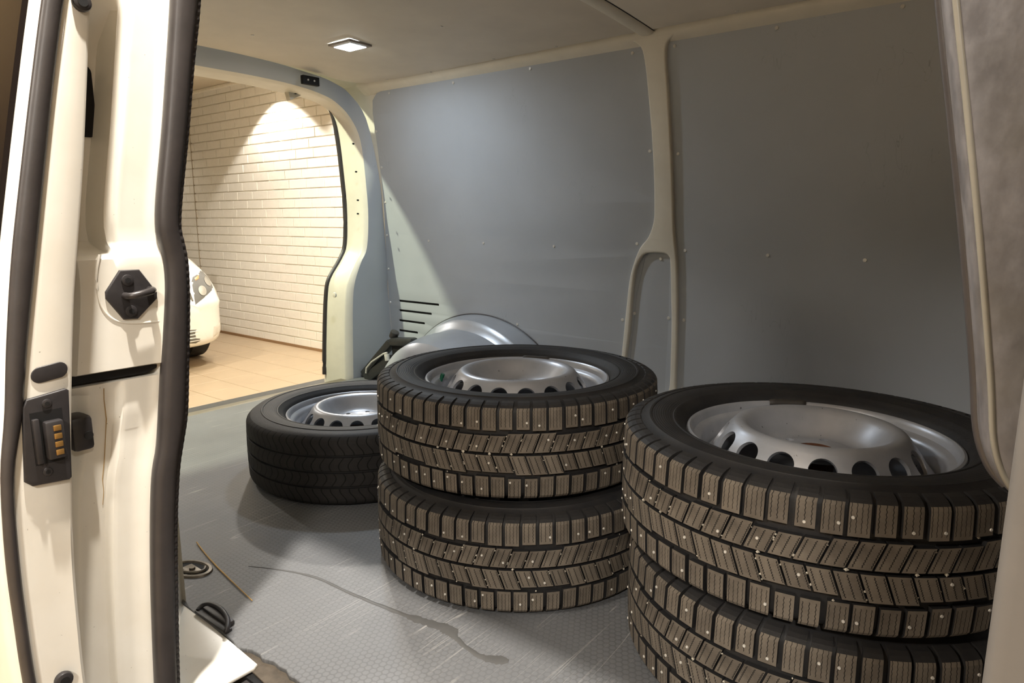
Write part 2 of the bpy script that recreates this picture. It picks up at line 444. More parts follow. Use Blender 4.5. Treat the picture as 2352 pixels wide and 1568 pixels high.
# ================================================================== VAN
van = empty('cargo_van', (-1.0, 1.45, GZ))
tag(van, 'white panel van with grey lined load bay and open side door', 'van')
def yw(z):                           # straight below, then a steady curve in towards the roof
    return 2.40 - .155 * max(0, z - .3) ** 2
WCUT = tuple((1, .3 + .07 * k) for k in range(16))
YC = 1.45
def zc(y): return 1.408 + .03 * max(0, 1 - ((y - YC) / .75) ** 2)
XR, XF = -2.70, .30     # rear and front end of the load bay
# ---- inner skin behind the lining
prof = [(yw(z) + .012, z) for z in (-.02, .2, .30, .45, .60, .75, .90, 1.05, 1.2, 1.30)] + [(2.232, 1.362), (2.222, 1.392), (2.20, 1.414), (2.15, 1.426)]
prof += [(y, zc(y) + .016) for y in (2.05, 1.9, 1.7, YC)]
full = prof + [(2 * YC - y, z) for y, z in prof[-2::-1]]
# far side and roof
loft('body_shell', [[(x, y, z) for y, z in prof + [(2 * YC - y, z) for y, z in prof[-2:12:-1]]] for x in (XR - .06, -2.0, -1.3, -.6, XF)], PAINT_IN, van, True, 30, flip=True)
# near side behind the sliding-door opening
near_prof = [(2 * YC - y, z) for y, z in full[:14]]
loft('side_wall_skin', [[(x, .605 + (z > .5) * (z - .5) * .06, z) for z in (-.1, 0, .3, .5, .8, 1.1, 1.3, 1.39)] for x in (XR - .06, -2.0, -1.34)], PAINT_IN, van, True, 30)
# ---- roof outside (keeps the garage light out)
rows = []
for x in (-2.80, -2.0, -1.0, 0, .9):
    rows.append([(x, y, z) for y, z in ((2.46, 1.30), (2.40, 1.42), (2.25, 1.475), (1.9, 1.50), (1.45, 1.505), (1.0, 1.50), (.68, 1.475), (.58, 1.43), (.56, 1.375), (.60, 1.36), (.66, 1.385))])
loft('roof', rows, PAINT, van, True, 60)
# outer side walls
box('outer_side', (-2.8, 2.44, -.35), (.9, 2.50, 1.42), PAINT, van, .01)
box('bulkhead', (XF, .5, -.1), (XF + .03, 2.45, 1.44), simple('bulkhead_grey', (120, 120, 122), .5), van, .004)

# ---- load floor
fl = [(-2.68, 2.40), (-2.68, .612)]
edge = [(-1.36, .612), (-1.35, .597), (-1.14, .594), (-1.112, .588), (-1.085, .600), (-1.06, .602), (-1.045, .598), (-1.02, .606), (-1.0, .604), (-.985, .607),
        (-.965, .600), (-.95, .602), (-.90, .599), (-.7, .600), (-.4, .598), (.0, .6), (XF, .6)]
rnd = random.Random(3)
fl = fl + edge + [(XF, 2.40)]
plate('load_floor', [fl], .012, .002, lambda x, y, h: Vector((x, y, -.012 + h)), FLOOR, van)
box('floor_subframe', (XR, .56, -.10), (XF, 2.42, -.0125), DARK, van)
MUD = simple('worn_board_edge', (92, 82, 70), .8, var=.4, scale=60, bump=.3)
under = [(-1.125, .575), (-1.03, .572), (-.9, .56), (XF, .56), (XF, .63), (-1.1, .63)]
plate('floor_underlay', [under], .004, .001, lambda x, y, h: Vector((x, y, -.0122 + h)), MUD, van)
STEP = simple('step_plastic', (74, 70, 70), .5, var=.2, scale=80, bump=.1)
box('door_step', (-1.04, .20, -.14), (XF, .575, -.018), STEP, van, .004)
# rear floor trim strip
box('rear_threshold', (-2.735, .75, -.02), (-2.678, 2.10, -.001), simple('threshold_metal', (120, 112, 96), .5, .3), van, .003)
box('rear_bumper_top', (-2.93, .62, -.10), (-2.735, 2.3, -.035), simple('bumper_plastic', (60, 58, 56), .6), van, .01)
# sill at the rear end of the door opening
plate('sill_plate', [[(-1.40, .40), (-1.04, .40), (-1.036, .575), (-1.042, .586), (-1.33, .603), (-1.40, .605)]], .008, .003, lambda x, y, h: Vector((x, y, -.010 + h)), PAINT, van)
box('sill_face', (-1.40, .33, -.16), (-1.043, .42, -.004), PAINT, van, .004)

# ---- grey side panels with screws
def wallmap(o): return lambda x, y, h: Vector((x, yw(y) - o - h, y))
def smo(pts, n=4): return [(p.x, p.y) for p in spline([(a, b, 0) for a, b in pts], n, True)]
rear_outline = [(-2.69, -.005), (-2.692, .35), (-2.688, .55), (-2.672, .72), (-2.648, .88), (-2.628, 1.05), (-2.606, 1.21), (-2.592, 1.29), (-2.57, 1.345), (-2.53, 1.372), (-2.469, 1.382),
                (-2.15, 1.383), (-1.68, 1.383), (-1.29, 1.383), (-1.12, 1.383), (-1.12, .85), (-1.12, .70), (-1.2, .66), (-1.24, .5), (-1.26, .3), (-1.27, -.005)]
slots = []
for x0, x1, z in ((-2.612, -2.324, .3765), (-2.614, -2.377, .3265), (-2.617, -2.427, .2735), (-2.619, -2.479, .2205)):
    slots.append(rrect(x0, x1, z - .0055, z + .0055, .005, 3))
ps = plate('side_panel', [rear_outline], .006, .001, wallmap(-.004), PANEL, van, cuts=WCUT, slots=slots)
part(ps, 'grey hardboard lining panel with four slots above wheel arch')
box('vent_shade', (-2.65, 2.4055, .19), (-2.30, 2.4085, .40), DARK, van)  # black sheet added as the shade behind the slots
front_outline = [(-1.11, -.005), (-1.10, .64), (-1.10, 1.383), (-1.0, 1.383), (-.69, 1.383), (-.346, 1.383), (XF - .01, 1.383), (XF - .01, -.005)]
pf = plate('side_panel', [front_outline], .006, .001, wallmap(-.004), PANEL, van, cuts=WCUT)
part(pf, 'plain grey hardboard lining panel between post and partition')
loop = [(-1.205, .655), (-1.172, .667), (-1.115, .667), (-1.097, .656), (-1.091, .63), (-1.087, .5), (-1.083, .405), (-1.080, .20), (-1.084, .14), (-1.105, .112), (-1.2, .108), (-1.27, .112), (-1.283, .15), (-1.276, .227), (-1.262, .354), (-1.252, .494), (-1.237, .597)]
loopS = smo(loop)
pi_ = plate('side_panel', [[(x + (.006 if x < -1.17 else -.006) * -1, z) for x, z in loopS]], .006, .001, wallmap(-.006), PANEL, van, cuts=WCUT)
part(pi_, 'small grey lining panel inside the forked post')
post = [(-1.24, 1.404), (-1.19, 1.393), (-1.158, 1.372), (-1.149, 1.33), (-1.147, 1.24), (-1.146, 1.03), (-1.150, .85), (-1.157, .78), (-1.180, .725), (-1.215, .685), (-1.245, .62), (-1.264, .55), (-1.275, .46), (-1.283, .38), (-1.297, .2), (-1.31, .0)]
post2 = [(-1.04, .0), (-1.055, .126), (-1.058, .306), (-1.061, .47), (-1.066, .637), (-1.076, .75), (-1.076, .95), (-1.073, 1.24), (-1.071, 1.33), (-1.062, 1.37), (-1.03, 1.393), (-.98, 1.404)]
po = [(p.x, p.y) for p in spline([(a, b, 0) for a, b in post], 3)] + [(p.x, p.y) for p in spline([(a, b, 0) for a, b in post2], 3)]
plate('wall_post', [po], .024, .006, wallmap(-.003), PAINT_IN, van, cuts=WCUT + ((1, .3), (1, 1.0)), slots=[loopS], res=3)
# recessed bead around the fork opening
bead = [Vector((x, yw(z) - .010, z)) for x, z in smo([(x * .985 - .0172, .39 + (z - .39) * .985) for x, z in loop], 3)]
# roof rail along the top of the side wall
rail = [(2.236, 1.366), (2.218, 1.377), (2.204, 1.386), (2.192, 1.396), (2.186, 1.408), (2.186, 1.43)]
def rail_row(x):
    k = sstep(-2.25, -2.60, x)
    return [(x, y - k * .012 * (i > 2), z - k * .0 + k * .004 * (i > 2)) for i, (y, z) in enumerate(rail)]
loft('roof_rail', [rail_row(-2.62 + i * .0973) for i in range(31)], PAINT_IN, van, True, 50, flip=True)

scr_me = None
def screw(x, z, parent, where='wall', y=None):
    global scr_me
    if scr_me is None:
        bm = bmesh.new(); add_cyl(bm, (0, 0, 0), (0, 0, .0022), .0068, .0052, 10); add_cyl(bm, (0, 0, .0022), (0, 0, .0026), .0022, .0018, 6)
        scr_me = bpy.data.meshes.new('screw'); bm.to_mesh(scr_me); bm.free(); scr_me.materials.append(STEEL)
    o = bpy.data.objects.new('screw', scr_me); link(o, parent)
    if where == 'wall': o.location = Vector((x, yw(z) - .0019, z)) - off(parent); o.rotation_euler = (PI / 2, 0, 0)
    else: o.location = Vector((x, z, zc(z) - .0001)) - off(parent); o.rotation_euler = (PI, 0, 0)
    return o
for x, z in ((-2.445, 1.364), (-2.046, 1.363), (-1.64, 1.367), (-1.199, 1.362), (-2.596, 1.211), (-2.615, 1.046), (-2.636, .878), (-2.660, .713), (-2.363, .69), (-2.014, .686), (-1.625, .681),
             (-1.236, .70), (-1.165, 1.037), (-2.676, .539), (-2.68, .363), (-1.836, .325), (-1.302, .394), (-2.41, .215)): screw(x, z, ps)
for x, z in ((-1.042, 1.362), (-.709, 1.365), (-.373, 1.366), (-1.056, 1.021), (-1.039, .679), (-.739, .671), (-.437, .665), (-1.040, .417), (-1.035, .15)): screw(x, z, pf)
for x, z in ((-1.248, .425), (-1.103, .419), (-1.137, .645)): screw(x, z, pi_)

# ---- roof boards, bow and lamp
def roofmap(x, y, h): return Vector((x, y, zc(y) + .006 - h))
ro = [(-1.155, .72), (-1.155, 2.165), (-1.9, 2.178), (-2.2, 2.192), (-2.42, 2.192), (-2.52, 2.180), (-2.58, 2.14), (-2.612, 2.06), (-2.608, 1.95), (-2.60, 1.80), (-2.595, 1.45), (-2.595, .72)]
ro = [(p.x, p.y) for p in spline([(a, b, 0) for a, b in ro[1:-1]], 3)]
ro = [(-1.155, .72)] + ro + [(-2.595, .72)]
cutsY = tuple((1, .8 + .1 * k) for k in range(14))
rp = plate('roof_panel', [ro], .006, .001, roofmap, ROOFP, van, cuts=cutsY); part(rp, 'beige roof lining board holding the square lamp')
rp2 = plate('roof_panel', [[(-1.095, .72), (-1.095, 2.165), (XF - .01, 2.165), (XF - .01, .72)]], .006, .001, roofmap, ROOFP, van, cuts=cutsY); part(rp2, 'beige roof lining board ahead of the roof bow')
for x, y in ((-1.62, 1.44), (-1.68, 1.77), (-2.40, 2.17), (-2.136, 2.178), (-1.776, 2.165), (-1.476, 2.155), (-2.3, 1.45), (-1.25, 1.72)): screw(x, y, rp, 'roof')
screw(-.807, 2.144, rp2, 'roof')
ys = [.72 + i * .077 for i in range(20)]
bowsec = [(-1.162, .004), (-1.152, -.005), (-1.14, -.010), (-1.115, -.010), (-1.102, -.004), (-1.098, .006)]
loft('roof_bow', [[(x, y, zc(y) + .0 + d) for x, d in bowsec] for y in ys], PAINT_IN, van, True, 60, flip=True)
loft('bow_gap', [[(-1.0990, y, zc(y) - .0006), (-1.0945, y, zc(y) - .0006)] for y in ys], DARK, van, flip=True)
lamp = empty('ceiling_lamp', (-2.115, 1.735, zc(1.735)) , 0, van); lamp.location -= van.location
LEDM = emit('led_lens', (.82, .93, 1.0), 14.0)
LX, LY = .062, .052
bm = bmesh.new()
def ring(bm, a, b, z0, z1):
    vs0 = [bm.verts.new((sx * a[0], sy * a[1], z0)) for sx, sy in ((-1, -1), (1, -1), (1, 1), (-1, 1))]
    vs1 = [bm.verts.new((sx * b[0], sy * b[1], z1)) for sx, sy in ((-1, -1), (1, -1), (1, 1), (-1, 1))]
    for k in range(4): bm.faces.new((vs0[k], vs0[(k + 1) % 4], vs1[(k + 1) % 4], vs1[k]))
ring(bm, (LX, LY), (LX, LY), .0, -.008); ring(bm, (LX, LY), (LX - .014, LY - .014), -.008, -.011)
from_bm('bezel', bm, simple('lamp_bezel', (150, 142, 134), .4), lamp, world=False)
bm = bmesh.new(); add_box(bm, (-LX + .014, -LY + .014, -.013), (LX - .014, LY - .014, -.004), .003); from_bm('lens', bm, LEDM, lamp, True, world=False)
ld = bpy.data.lights.new('lamp_light', 'AREA'); ld.shape = 'RECTANGLE'; ld.size = .09; ld.size_y = .07; ld.energy = 3.3; ld.color = (.80, .90, 1.0)
lo = bpy.data.objects.new('lamp_light', ld); link(lo, lamp); lo.location = (0, 0, -.016)

# ---- rear opening frame
seal_c = [(1.45, 1.366), (1.60, 1.366), (1.75, 1.363), (1.87, 1.356), (1.99, 1.348), (2.096, 1.326), (2.152, 1.275), (2.177, 1.177), (2.194, 1.012), (2.204, .844), (2.194, .672), (2.158, .597), (2.086, .504), (2.063, .419), (2.046, .25), (2.035, .1), (2.03, -.02)]
rev_c = [(1.45, 1.357), (1.602, 1.358), (1.75, 1.355), (1.867, 1.347), (1.96, 1.333), (2.04, 1.308), (2.122, 1.245), (2.173, 1.146), (2.19, .966), (2.196, .80), (2.176, .654), (2.13, .585), (2.085, .50), (2.065, .415), (2.052, .25), (2.045, .1), (2.04, -.02)]
out_c = [(-2.592, 1.45, 1.440), (-2.592, 1.60, 1.436), (-2.597, 1.75, 1.432), (-2.605, 1.87, 1.424), (-2.612, 1.97, 1.416), (-2.625, 2.06, 1.402), (-2.640, 2.15, 1.372), (-2.640, 2.225, 1.265), (-2.660, 2.300, 1.014), (-2.690, 2.345, .82), (-2.705, 2.370, .66), (-2.710, 2.380, .585), (-2.715, 2.385, .50), (-2.718, 2.387, .415), (-2.705, 2.387, .25), (-2.70, 2.387, .1), (-2.70, 2.387, -.02)]
N = 4
def mir(pts): return [Vector((p.x, 2 * YC - p.y, p.z)) for p in pts[:0:-1]]
S = spline([(-2.82, y * 1.0217, .79 + (z - .79) * 1.0217) for y, z in seal_c], N); Rv = spline([(-2.70, y * 1.0305, .79 + (z - .79) * 1.0305) for y, z in rev_c], N)
S[0].y = Rv[0].y = YC; O = spline([(x + .024 * sstep(1.38, 1.2, z), y + .010 * sstep(1.38, 1.2, z), z) for x, y, z in out_c], N)
S = mir(S) + S; Rv = mir(Rv) + Rv; O = mir(O) + O
rows = []
M1 = [a.lerp(b, .12) + Vector((.012, 0, 0)) for a, b in zip(Rv, O)]
M2 = [a.lerp(b, .5) + Vector((.014, 0, 0)) for a, b in zip(Rv, O)]
M0 = [a.lerp(b, .10) for a, b in zip(Rv, S)]
S2 = [p + Vector((-.03, (p.y - YC) * .015, .0)) for p in S]
S3 = [p + Vector((-.035, (p.y - YC) * .10, (p.z > 1.2) * .09)) for p in S]
rframe = loft('rear_frame', [M1, Rv, M0, S, S2, S3], PAINT_IN, van, True, 70, flip=True)
rcov = loft('rear_pillar_cover', [O, M2, M1], PANEL, van, True, 70, flip=True); part(rcov, 'smooth grey cover round the rear doorway')
part(rframe, 'painted metal frame round the open rear doorway')
tube('rear_seal', [p + Vector((-.012, -(p.y - YC) * .004, -.002 + .03 * sstep(1.20, 1.33, p.z))) for p in S if p.z > -.015], .0115, SEAL, rframe, 8)
box('latch_socket', (-2.606, 1.86, 1.368), (-2.586, 1.945, 1.405), DARK, rframe, .003)
for y in (1.885, 1.917): cyl('screw', (-2.587, y, 1.387), (-2.584, y, 1.387), .004, STEEL, rframe, n=8)
for x, y, z in ((-2.665, 2.182, 1.15), (-2.665, 2.192, 1.02), (-2.665, 2.196, .885), (-2.67, 2.197, .82)):
    cyl('frame_hole', (x, y - .004, z), (x, y + .004, z), .004, DARK, rframe, n=8)
cyl('rubber_plug', (-2.70, 2.062, .43), (-2.70, 2.054, .43), .013, PAINT_IN, rframe, n=16, bev=.002)
# door-stay wedge hanging under the header
mesh('door_catch', [(-2.83, 1.925, 1.385), (-2.83, 2.03, 1.378), (-2.83, 1.94, 1.332), (-2.80, 1.925, 1.385), (-2.80, 2.03, 1.378), (-2.80, 1.94, 1.332)],
     [(0, 1, 2), (3, 5, 4), (0, 2, 5, 3), (1, 0, 3, 4), (2, 1, 4, 5)], PAINT_IN, rframe)
cyl('catch_bolt', (-2.798, 1.965, 1.368), (-2.79, 1.965, 1.368), .007, DARK, rframe, n=10)

# ---- wheel arch
ARCH = [(2.40, .562), (2.385, .561), (2.34, .556), (2.30, .552), (2.285, .550), (2.279, .546), (2.268, .530), (2.256, .512), (2.250, .507), (2.225, .506), (2.16, .506), (2.10, .502), (2.05, .492), (2.01, .480), (1.985, .450), (1.968, .41), (1.958, .34), (1.955, .22)]
def arch_pt(a, y, r):
    kl = 1 - .22 * sstep(2.40, 2.25, y) - .05 * sstep(2.25, 2.0, y) if math.cos(a) < 0 else 1 - .06 * sstep(2.40, 2.0, y)
    return (-2.05 + math.cos(a) * r * kl, y, -.21 + math.sin(a) * r)
wa = loft('wheel_arch', [[arch_pt(math.radians(18 + 144 * k / 48), y, r) for k in range(49)] for y, r in ARCH], GALV, van, True, 24)
part(wa, 'silver grey pressed wheel arch hump')
tube('arch_sealant', [arch_pt(math.radians(22 + 136 * k / 40), 2.394, .563) for k in range(41)], .003, SEAL, van, 6)

# ---- rear pillar of the side door opening (jamb) with seal
#         z,   seal outer Y, seal inner Y
SEALT = smooth_tab([(-.10, .405, .442), (.05, .411, .448), (.21, .420, .459), (.32, .429, .468), (.403, .439, .479), (.443, .449, .488), (.49, .456, .499), (.56, .466, .507), (.627, .476, .514), (.687, .484, .519),
         (.727, .485, .520), (.755, .481, .517), (.78, .479, .514), (.825, .484, .520), (.92, .501, .538), (1.015, .516, .554), (1.11, .530, .572), (1.25, .548, .59), (1.37, .565, .60)], 4)
def seal_y(z): return interp(SEALT, z)
XJ = -1.05
def jamb_x(t, z):
    """depth of the pillar face: t = 0 at the seal, 1 at the outer corner"""
    d = .004 * sstep(.0, .12, t)
    up = sstep(.735, .76, z)
    ch = up * (sstep(.36, .44, t) * .012 + sstep(.45, .50, t) * .044 * sstep(1.09, 1.03, z))
    mid = sstep(.572, .576, z) * (1 - up)
    d += ch + mid * (-.010 + sstep(.80, .82, t) * .012)
    slot = sstep(.556, .560, z) * (1 - sstep(.570, .574, z)) * sstep(.02, .06, t)
    d += slot * .045
    low = 1 - sstep(.54, .558, z)
    d += low * (.012 * sstep(.34, .40, t) + .016 * sstep(.62, .75, t) - .006 * sstep(.0, .2, z) * (t < .3) * 0)
    d += .004 * low * sstep(.50, .485, z) * sstep(.06, .2, t)
    return XJ - d - .010 * sstep(.86, 1.0, t)
zs = sorted(set([round(-.12 + .02 * i, 4) for i in range(77)] + [.5535, .556, .558, .56, .563, .567, .570, .572, .574, .576, .578, .735, .742, .75, .756]))
ts = [i / 40 for i in range(41)]
rows = []
for z in zs:
    y0, y1 = seal_y(z); W_ = .150 - .0 * z
    row = [(-1.36, .607, z), (-1.20, (y1 + .607) / 2 - .01, z), (XJ - .012, y1 + .002, z), (XJ - .002, y1 - .004, z)]
    row += [(jamb_x(t, z), y0 + .004 - t * W_, z) for t in ts]
    row += [(-1.12, y0 - W_ - .002, z), (-1.20, y0 - W_ - .004, z), (-2.78, y0 - W_ - .01, z)]
    rows.append(row)
pillar = loft('door_pillar', rows, PAINT, van, True, 40)
part(pillar, 'cream painted rear pillar of the side door opening')
rows = []; zz = [-.09 + .0125 * i for i in range(118)]
for z in zz:
    y0, y1 = seal_y(z); c = (y0 + y1) / 2; wd = (y1 - y0) / 2
    rows.append([(XJ + .010 + .016 * math.sin(a) * (1.0 + .12 * math.cos(2 * a)), c - .004 + wd * .92 * math.cos(a), z) for a in [2 * PI * k / 16 for k in range(16)]])
dseal = loft('door_seal', rows, SEAL, pillar, True, 70, closed_c=True, caps=True)
part(dseal, 'thick black rubber seal down the door opening')
# fluted clamping lip on the inner edge of the seal
rows = []; nz = 560
for i in range(nz):
    z = -.09 + 1.46 * i / nz; y0, y1 = seal_y(z); e = .0004 * (1 if (i // 2) % 2 else -1)
    c = y1 - .0045
    rows.append([(XJ + .0185 + e, c - .006, z), (XJ + .0175 + e, c + .0015, z), (XJ + .008 + e * .5, c + .0042 + e * .3, z), (XJ - .012, c + .0036, z)])
loft('seal_lip', rows, SEAL, pillar, True, 80)
# striker
sx = -1.036
oct_ = [(.4205, .7190), (.4475, .7185), (.4700, .6830), (.4690, .6740), (.4390, .6465), (.4195, .6475), (.3985, .6800), (.3990, .6895)]
st = plate('striker_plate', [oct_[::-1]], .008, .002, lambda y, z, h: Vector((XJ + .002 + h, y, z)), PLASTIC, pillar)
for y, z in ((.429, .704), (.430, .659)):
    cyl('bolt', (XJ + .009, y, z), (XJ + .0125, y, z), .0085, PLASTIC, pillar, n=20, bev=.0015); cyl('bolt_socket', (XJ + .0124, y, z), (XJ + .0128, y, z), .0042, DARK, pillar, n=6)
tube('striker_loop', [(XJ + .004, .424, .682), (XJ + .020, .424, .682), (XJ + .026, .428, .6825), (XJ + .026, .455, .6875), (XJ + .020, .459, .688), (XJ + .004, .459, .688)], .0052, simple('striker_steel', (70, 66, 66), .35, .4), pillar, 10)
# rubber buffer, and a black liner painted as slot shade
bm = bmesh.new(); add_box(bm, (XJ - .035, .338, .466), (XJ + .006, .366, .516), .006, 2); bb_ = from_bm('rubber_buffer', bm, PLASTIC, pillar, True)
cyl('buffer_hole', (XJ + .005, .358, .488), (XJ + .0075, .358, .488), .006, DARK, pillar, n=14)
plate('pillar_opening', [rrect(.392, .4365, .908, 1.008, .010)], .004, .001, lambda y, z, h: Vector((-1.1105 + h, y, z)), DARK, pillar)
cyl('bolt', (XJ - .026, .372, .712), (XJ - .020, .372, .712), .004, DARK, pillar, n=8)
bm = bmesh.new(); rows = []
for i in range(21):
    t = .03 + .97 * i / 20; y = seal_y(.565)[0] + .004 - t * .150; hgt = .0062 * min(1, (t - .02) * 9)
    rows.append([(XJ - .006, y, .5665 + hgt + .003), (XJ - .008, y, .5665 - hgt), (XJ - .03, y, .5665 - hgt)])
bm.free(); loft('slot_shade', rows, DARK, pillar, False)  # black liner stands in for the shade inside the slot
fl_ = spline([(.398, .742, 0), (.391, .715, 0), (.390, .69, 0), (.394, .665, 0), (.408, .648, 0), (.43, .641, 0), (.462, .639, 0), (.482, .639, 0)], 4)
tube('pressed_flange', [(XJ + .0052, p.x, p.y) for p in fl_], .0022, PAINT, pillar, 8)
# rust run below the slot
tube('rust_run', [(jamb_x(.54, z) + .0006, seal_y(z)[0] + .004 - .150 * t_, z) for z, t_ in ((.548, .52), (.53, .50), (.50, .47), (.47, .46), (.44, .455), (.41, .44), (.39, .42), (.37, .425))], [.0007, .0006, .0008, .0006, .0007, .0006, .0005, .0004],
     simple('rust_stain', (184, 154, 106), .8), pillar, 5)

# ---- sliding door, pushed open along the outside
#        z,   seal outer, seal inner, edge
DT = smooth_tab
D_out = [(-.40, .262), (-.20, .252), (0, .238), (.19, .232), (.27, .2315), (.36, .232), (.47, .239), (.55, .252), (.633, .263), (.74, .280), (.845, .301), (.95, .323), (1.055, .346), (1.2, .38), (1.32, .41)]
D_in = [(-.40, .275), (-.20, .266), (0, .252), (.18, .246), (.257, .245), (.349, .246), (.466, .252), (.548, .270), (.63, .284), (.739, .305), (.847, .326), (.954, .347), (1.061, .370), (1.2, .402), (1.32, .43)]
D_edge = [(-.40, .325), (-.20, .316), (0, .308), (.145, .305), (.224, .306), (.322, .309), (.415, .316), (.505, .324), (.593, .334), (.68, .345), (.759, .358), (.849, .373), (.96, .389), (1.069, .404), (1.2, .425), (1.32, .445)]
D_out, D_in, D_edge = [smooth_tab(t_, 4) for t_ in (D_out, D_in, D_edge)]
g1 = lambda T, z: interp(T, z)[0]
XD = -1.0
rows = []
for i in range(90):
    z = -.38 + 1.68 * i / 89; yo, yi, ye = g1(D_out, z), g1(D_in, z), g1(D_edge, z)
    rec = sstep(.42, .40, z) * sstep(.1, .14, z) * .003
    rows.append([(-2.05, yo - .006, z), (-1.5, yo - .010, z), (-1.10, yo - .008, z), (-1.03, yo - .006, z), (XD - .010, yo - .004, z), (XD - .004, yo + .002, z), (XD - .004, yi - .003, z), (XD, yi + .002, z),
                 (XD + .002, yi + .010, z), (XD + .001 - rec, (yi + ye) / 2, z), (XD, ye - .005, z), (XD - .003, ye - .001, z), (XD - .008, ye, z), (XD - .06, ye + .004, z), (-2.05, ye, z)])
door = loft('sliding_door', rows, PAINT, van, True, 40, closed_c=True, caps=True, flip=True)
part(door, 'cream sliding side door pushed back along the body')
rows = []
for i in range(80):
    z = -.37 + 1.66 * i / 79; yo, yi = g1(D_out, z), g1(D_in, z); c = (yo + yi) / 2; wd = (yi - yo) / 2
    rows.append([(XD + .002 + .010 * math.sin(a), c + wd * 1.05 * math.cos(a), z) for a in [2 * PI * k / 12 for k in range(12)]])
loft('edge_seal', rows, SEAL, door, True, 70, closed_c=True, caps=True)
rows = []
for i in range(24):
    z = .745 + .5 * i / 23; yo = g1(D_out, z)
    rows.append([(x, yo - dd, z) for x, dd in ((-1.026, .006), (-1.0275, .012), (-1.04, .0125), (-1.10, .013), (-1.5, .014), (-1.98, .012))])
loft('door_glass', rows, TINT, door, True, 60)
# contact plate
cp_ = [(.270, .556), (.275, .566), (.320, .572), (.3235, .569), (.3150, .4515), (.3120, .4485), (.270, .452), (.262, .460)]
plate('contact_plate', [[(p.x, p.y) for p in spline([(a, b, 0) for a, b in cp_], 1, True)]], .007, .002, lambda y, z, h: Vector((XD + .001 + h, y, z)), PLASTIC, door)
for y, z in ((.2965, .557), (.288, .467)):
    cyl('screw', (XD + .007, y, z), (XD + .0095, y, z), .0058, PLASTIC, door, n=16, bev=.001); cyl('screw_recess', (XD + .0094, y, z), (XD + .0098, y, z), .003, DARK, door, n=6)
box('contact_recess', (XD + .006, .276, .478), (XD + .0082, .3125, .548), DARK, door)
box('contact_guard', (XD + .007, .2765, .480), (XD + .014, .2845, .540), PLASTIC, door, .002)
box('contact_block', (XD + .007, .288, .484), (XD + .020, .3095, .535), PLASTIC, door, .003)
for k in range(4):
    z = .4895 + k * .0108
    box('contact', (XD + .0195, .2965, z), (XD + .0215, .3055, z + .0072), BRASS, door, .0006)
# oval blanking plug, rubber buffers
pl = []
for k in range(24):
    a = 2 * PI * k / 24; cx = .0105 if math.cos(a) > 0 else -.0105
    pl.append((.3055 + cx + .0105 * math.cos(a), .5955 + .0105 * math.sin(a) + (cx + .0105 * math.cos(a)) * .12))
plate('oval_plug', [pl], .003, .001, lambda y, z, h: Vector((XD + .0005 + h, y, z)), PLASTIC, door)
for y, z in ((.390, 1.062), (.277, .168)):
    cyl('rubber_buffer', (XD - .002, y, z), (XD + .008, y, z), .0115, PLASTIC, door, n=20, bev=.003); cyl('buffer_bolt', (XD + .0078, y, z), (XD + .0085, y, z), .006, DARK, door, n=16)

# ---- front pillar of the door opening (close to the camera)
BP = smooth_tab([(.612, .012, 0), (.622, -.001, 0), (.634, -.010, 0), (.655, -.017, 0), (.69, -.022, 0), (.739, -.030, 0), (.791, -.039, 0), (.856, -.051, 0), (.92, -.063, 0), (1.05, -.086, 0), (1.2, -.112, 0), (1.4, -.145, 0)], 5)
rows = []
for z, xe, _ in BP:
    rows.append([(xe - .004, .62, z), (xe - .004, .53, z), (xe, .512, z), (xe + .004, .504, z), (xe + .009, .5015, z), (xe + .014, .5012, z), (xe + .018, .501, z), (xe + .03, .500, z), (xe + .06, .497, z), (.10, .492, z), (.16, .49, z)])
trim = loft('front_pillar_trim', rows, MOTTLE, van, True, 60, flip=True)
part(trim, 'mottled grey brown trim on the front door pillar')
tube('trim_bead', [(x + .0065, .503, z) for z, x, _ in BP[6:]], .0022, simple('bead_highlight', (126, 121, 110), .35), trim, 8)  # pale bead, highlight on the bend is put into its colour
tube('trim_edge', [(x - .003, .53, z) for z, x, _ in BP[4:]], .004, SEAL, trim, 8)
bm = bmesh.new(); add_box(bm, (.0, .385, -.4), (.16, .49, 1.4), .008, 3)
bp2 = from_bm('front_pillar', bm, simple('dusty_pillar_paint', (98, 94, 90), .5, var=.12, scale=20), van, True); part(bp2, 'pale upright pillar at the front edge of the doorway')

# ---- lashing eye and black handle ring by the sill
eye = empty('lashing_ring', Vector((-1.462, .678, 0)) - van.location, 0, van)
WORN = simple('worn_zinc', (120, 112, 100), .45, .6, var=.4, scale=60)
def ell(r1, r2, z, n=28): return [(r1 * math.cos(2 * PI * k / n), r2 * math.sin(2 * PI * k / n), z) for k in range(n)]
RING_ROT = Matrix.Rotation(math.radians(15), 3, 'Z')
def el_loft(name, spec, mat, par):
    rows_ = [[tuple(RING_ROT @ Vector(p)) for p in ell(a, b, z)] for a, b, z in spec]
    v_ = [p for r in rows_ for p in r]; o = mesh(name, v_, grid_faces(len(rows_), 28, True), mat, par, True, False, sharp=50); return o
el_loft('rim', [(.056, .036, .0), (.054, .034, .004), (.047, .028, .005), (.044, .025, .001)], WORN, eye)
el_loft('dish', [(.046, .027, .0015), (.03, .018, .0012), (.002, .001, .001)], DARK, eye)
bm = bmesh.new(); add_box(bm, (-.02, -.014, .001), (.03, .012, .004), .002); add_cyl(bm, (.008, -.001, .004), (.008, -.001, .009), .007, .006, 12); from_bm('bolt', bm, WORN, eye, True, world=False)
tube('shackle', [Vector((-1.462, .678, .006)) + RING_ROT @ Vector((.038 * math.cos(a), .021 * math.sin(a), 0)) for a in [math.radians(200 + 200 * k / 16) for k in range(17)]], .0035, WORN, eye, 8)
hd = empty('grab_loop', Vector((-1.225, .612, 0)) - van.location, 0, van)
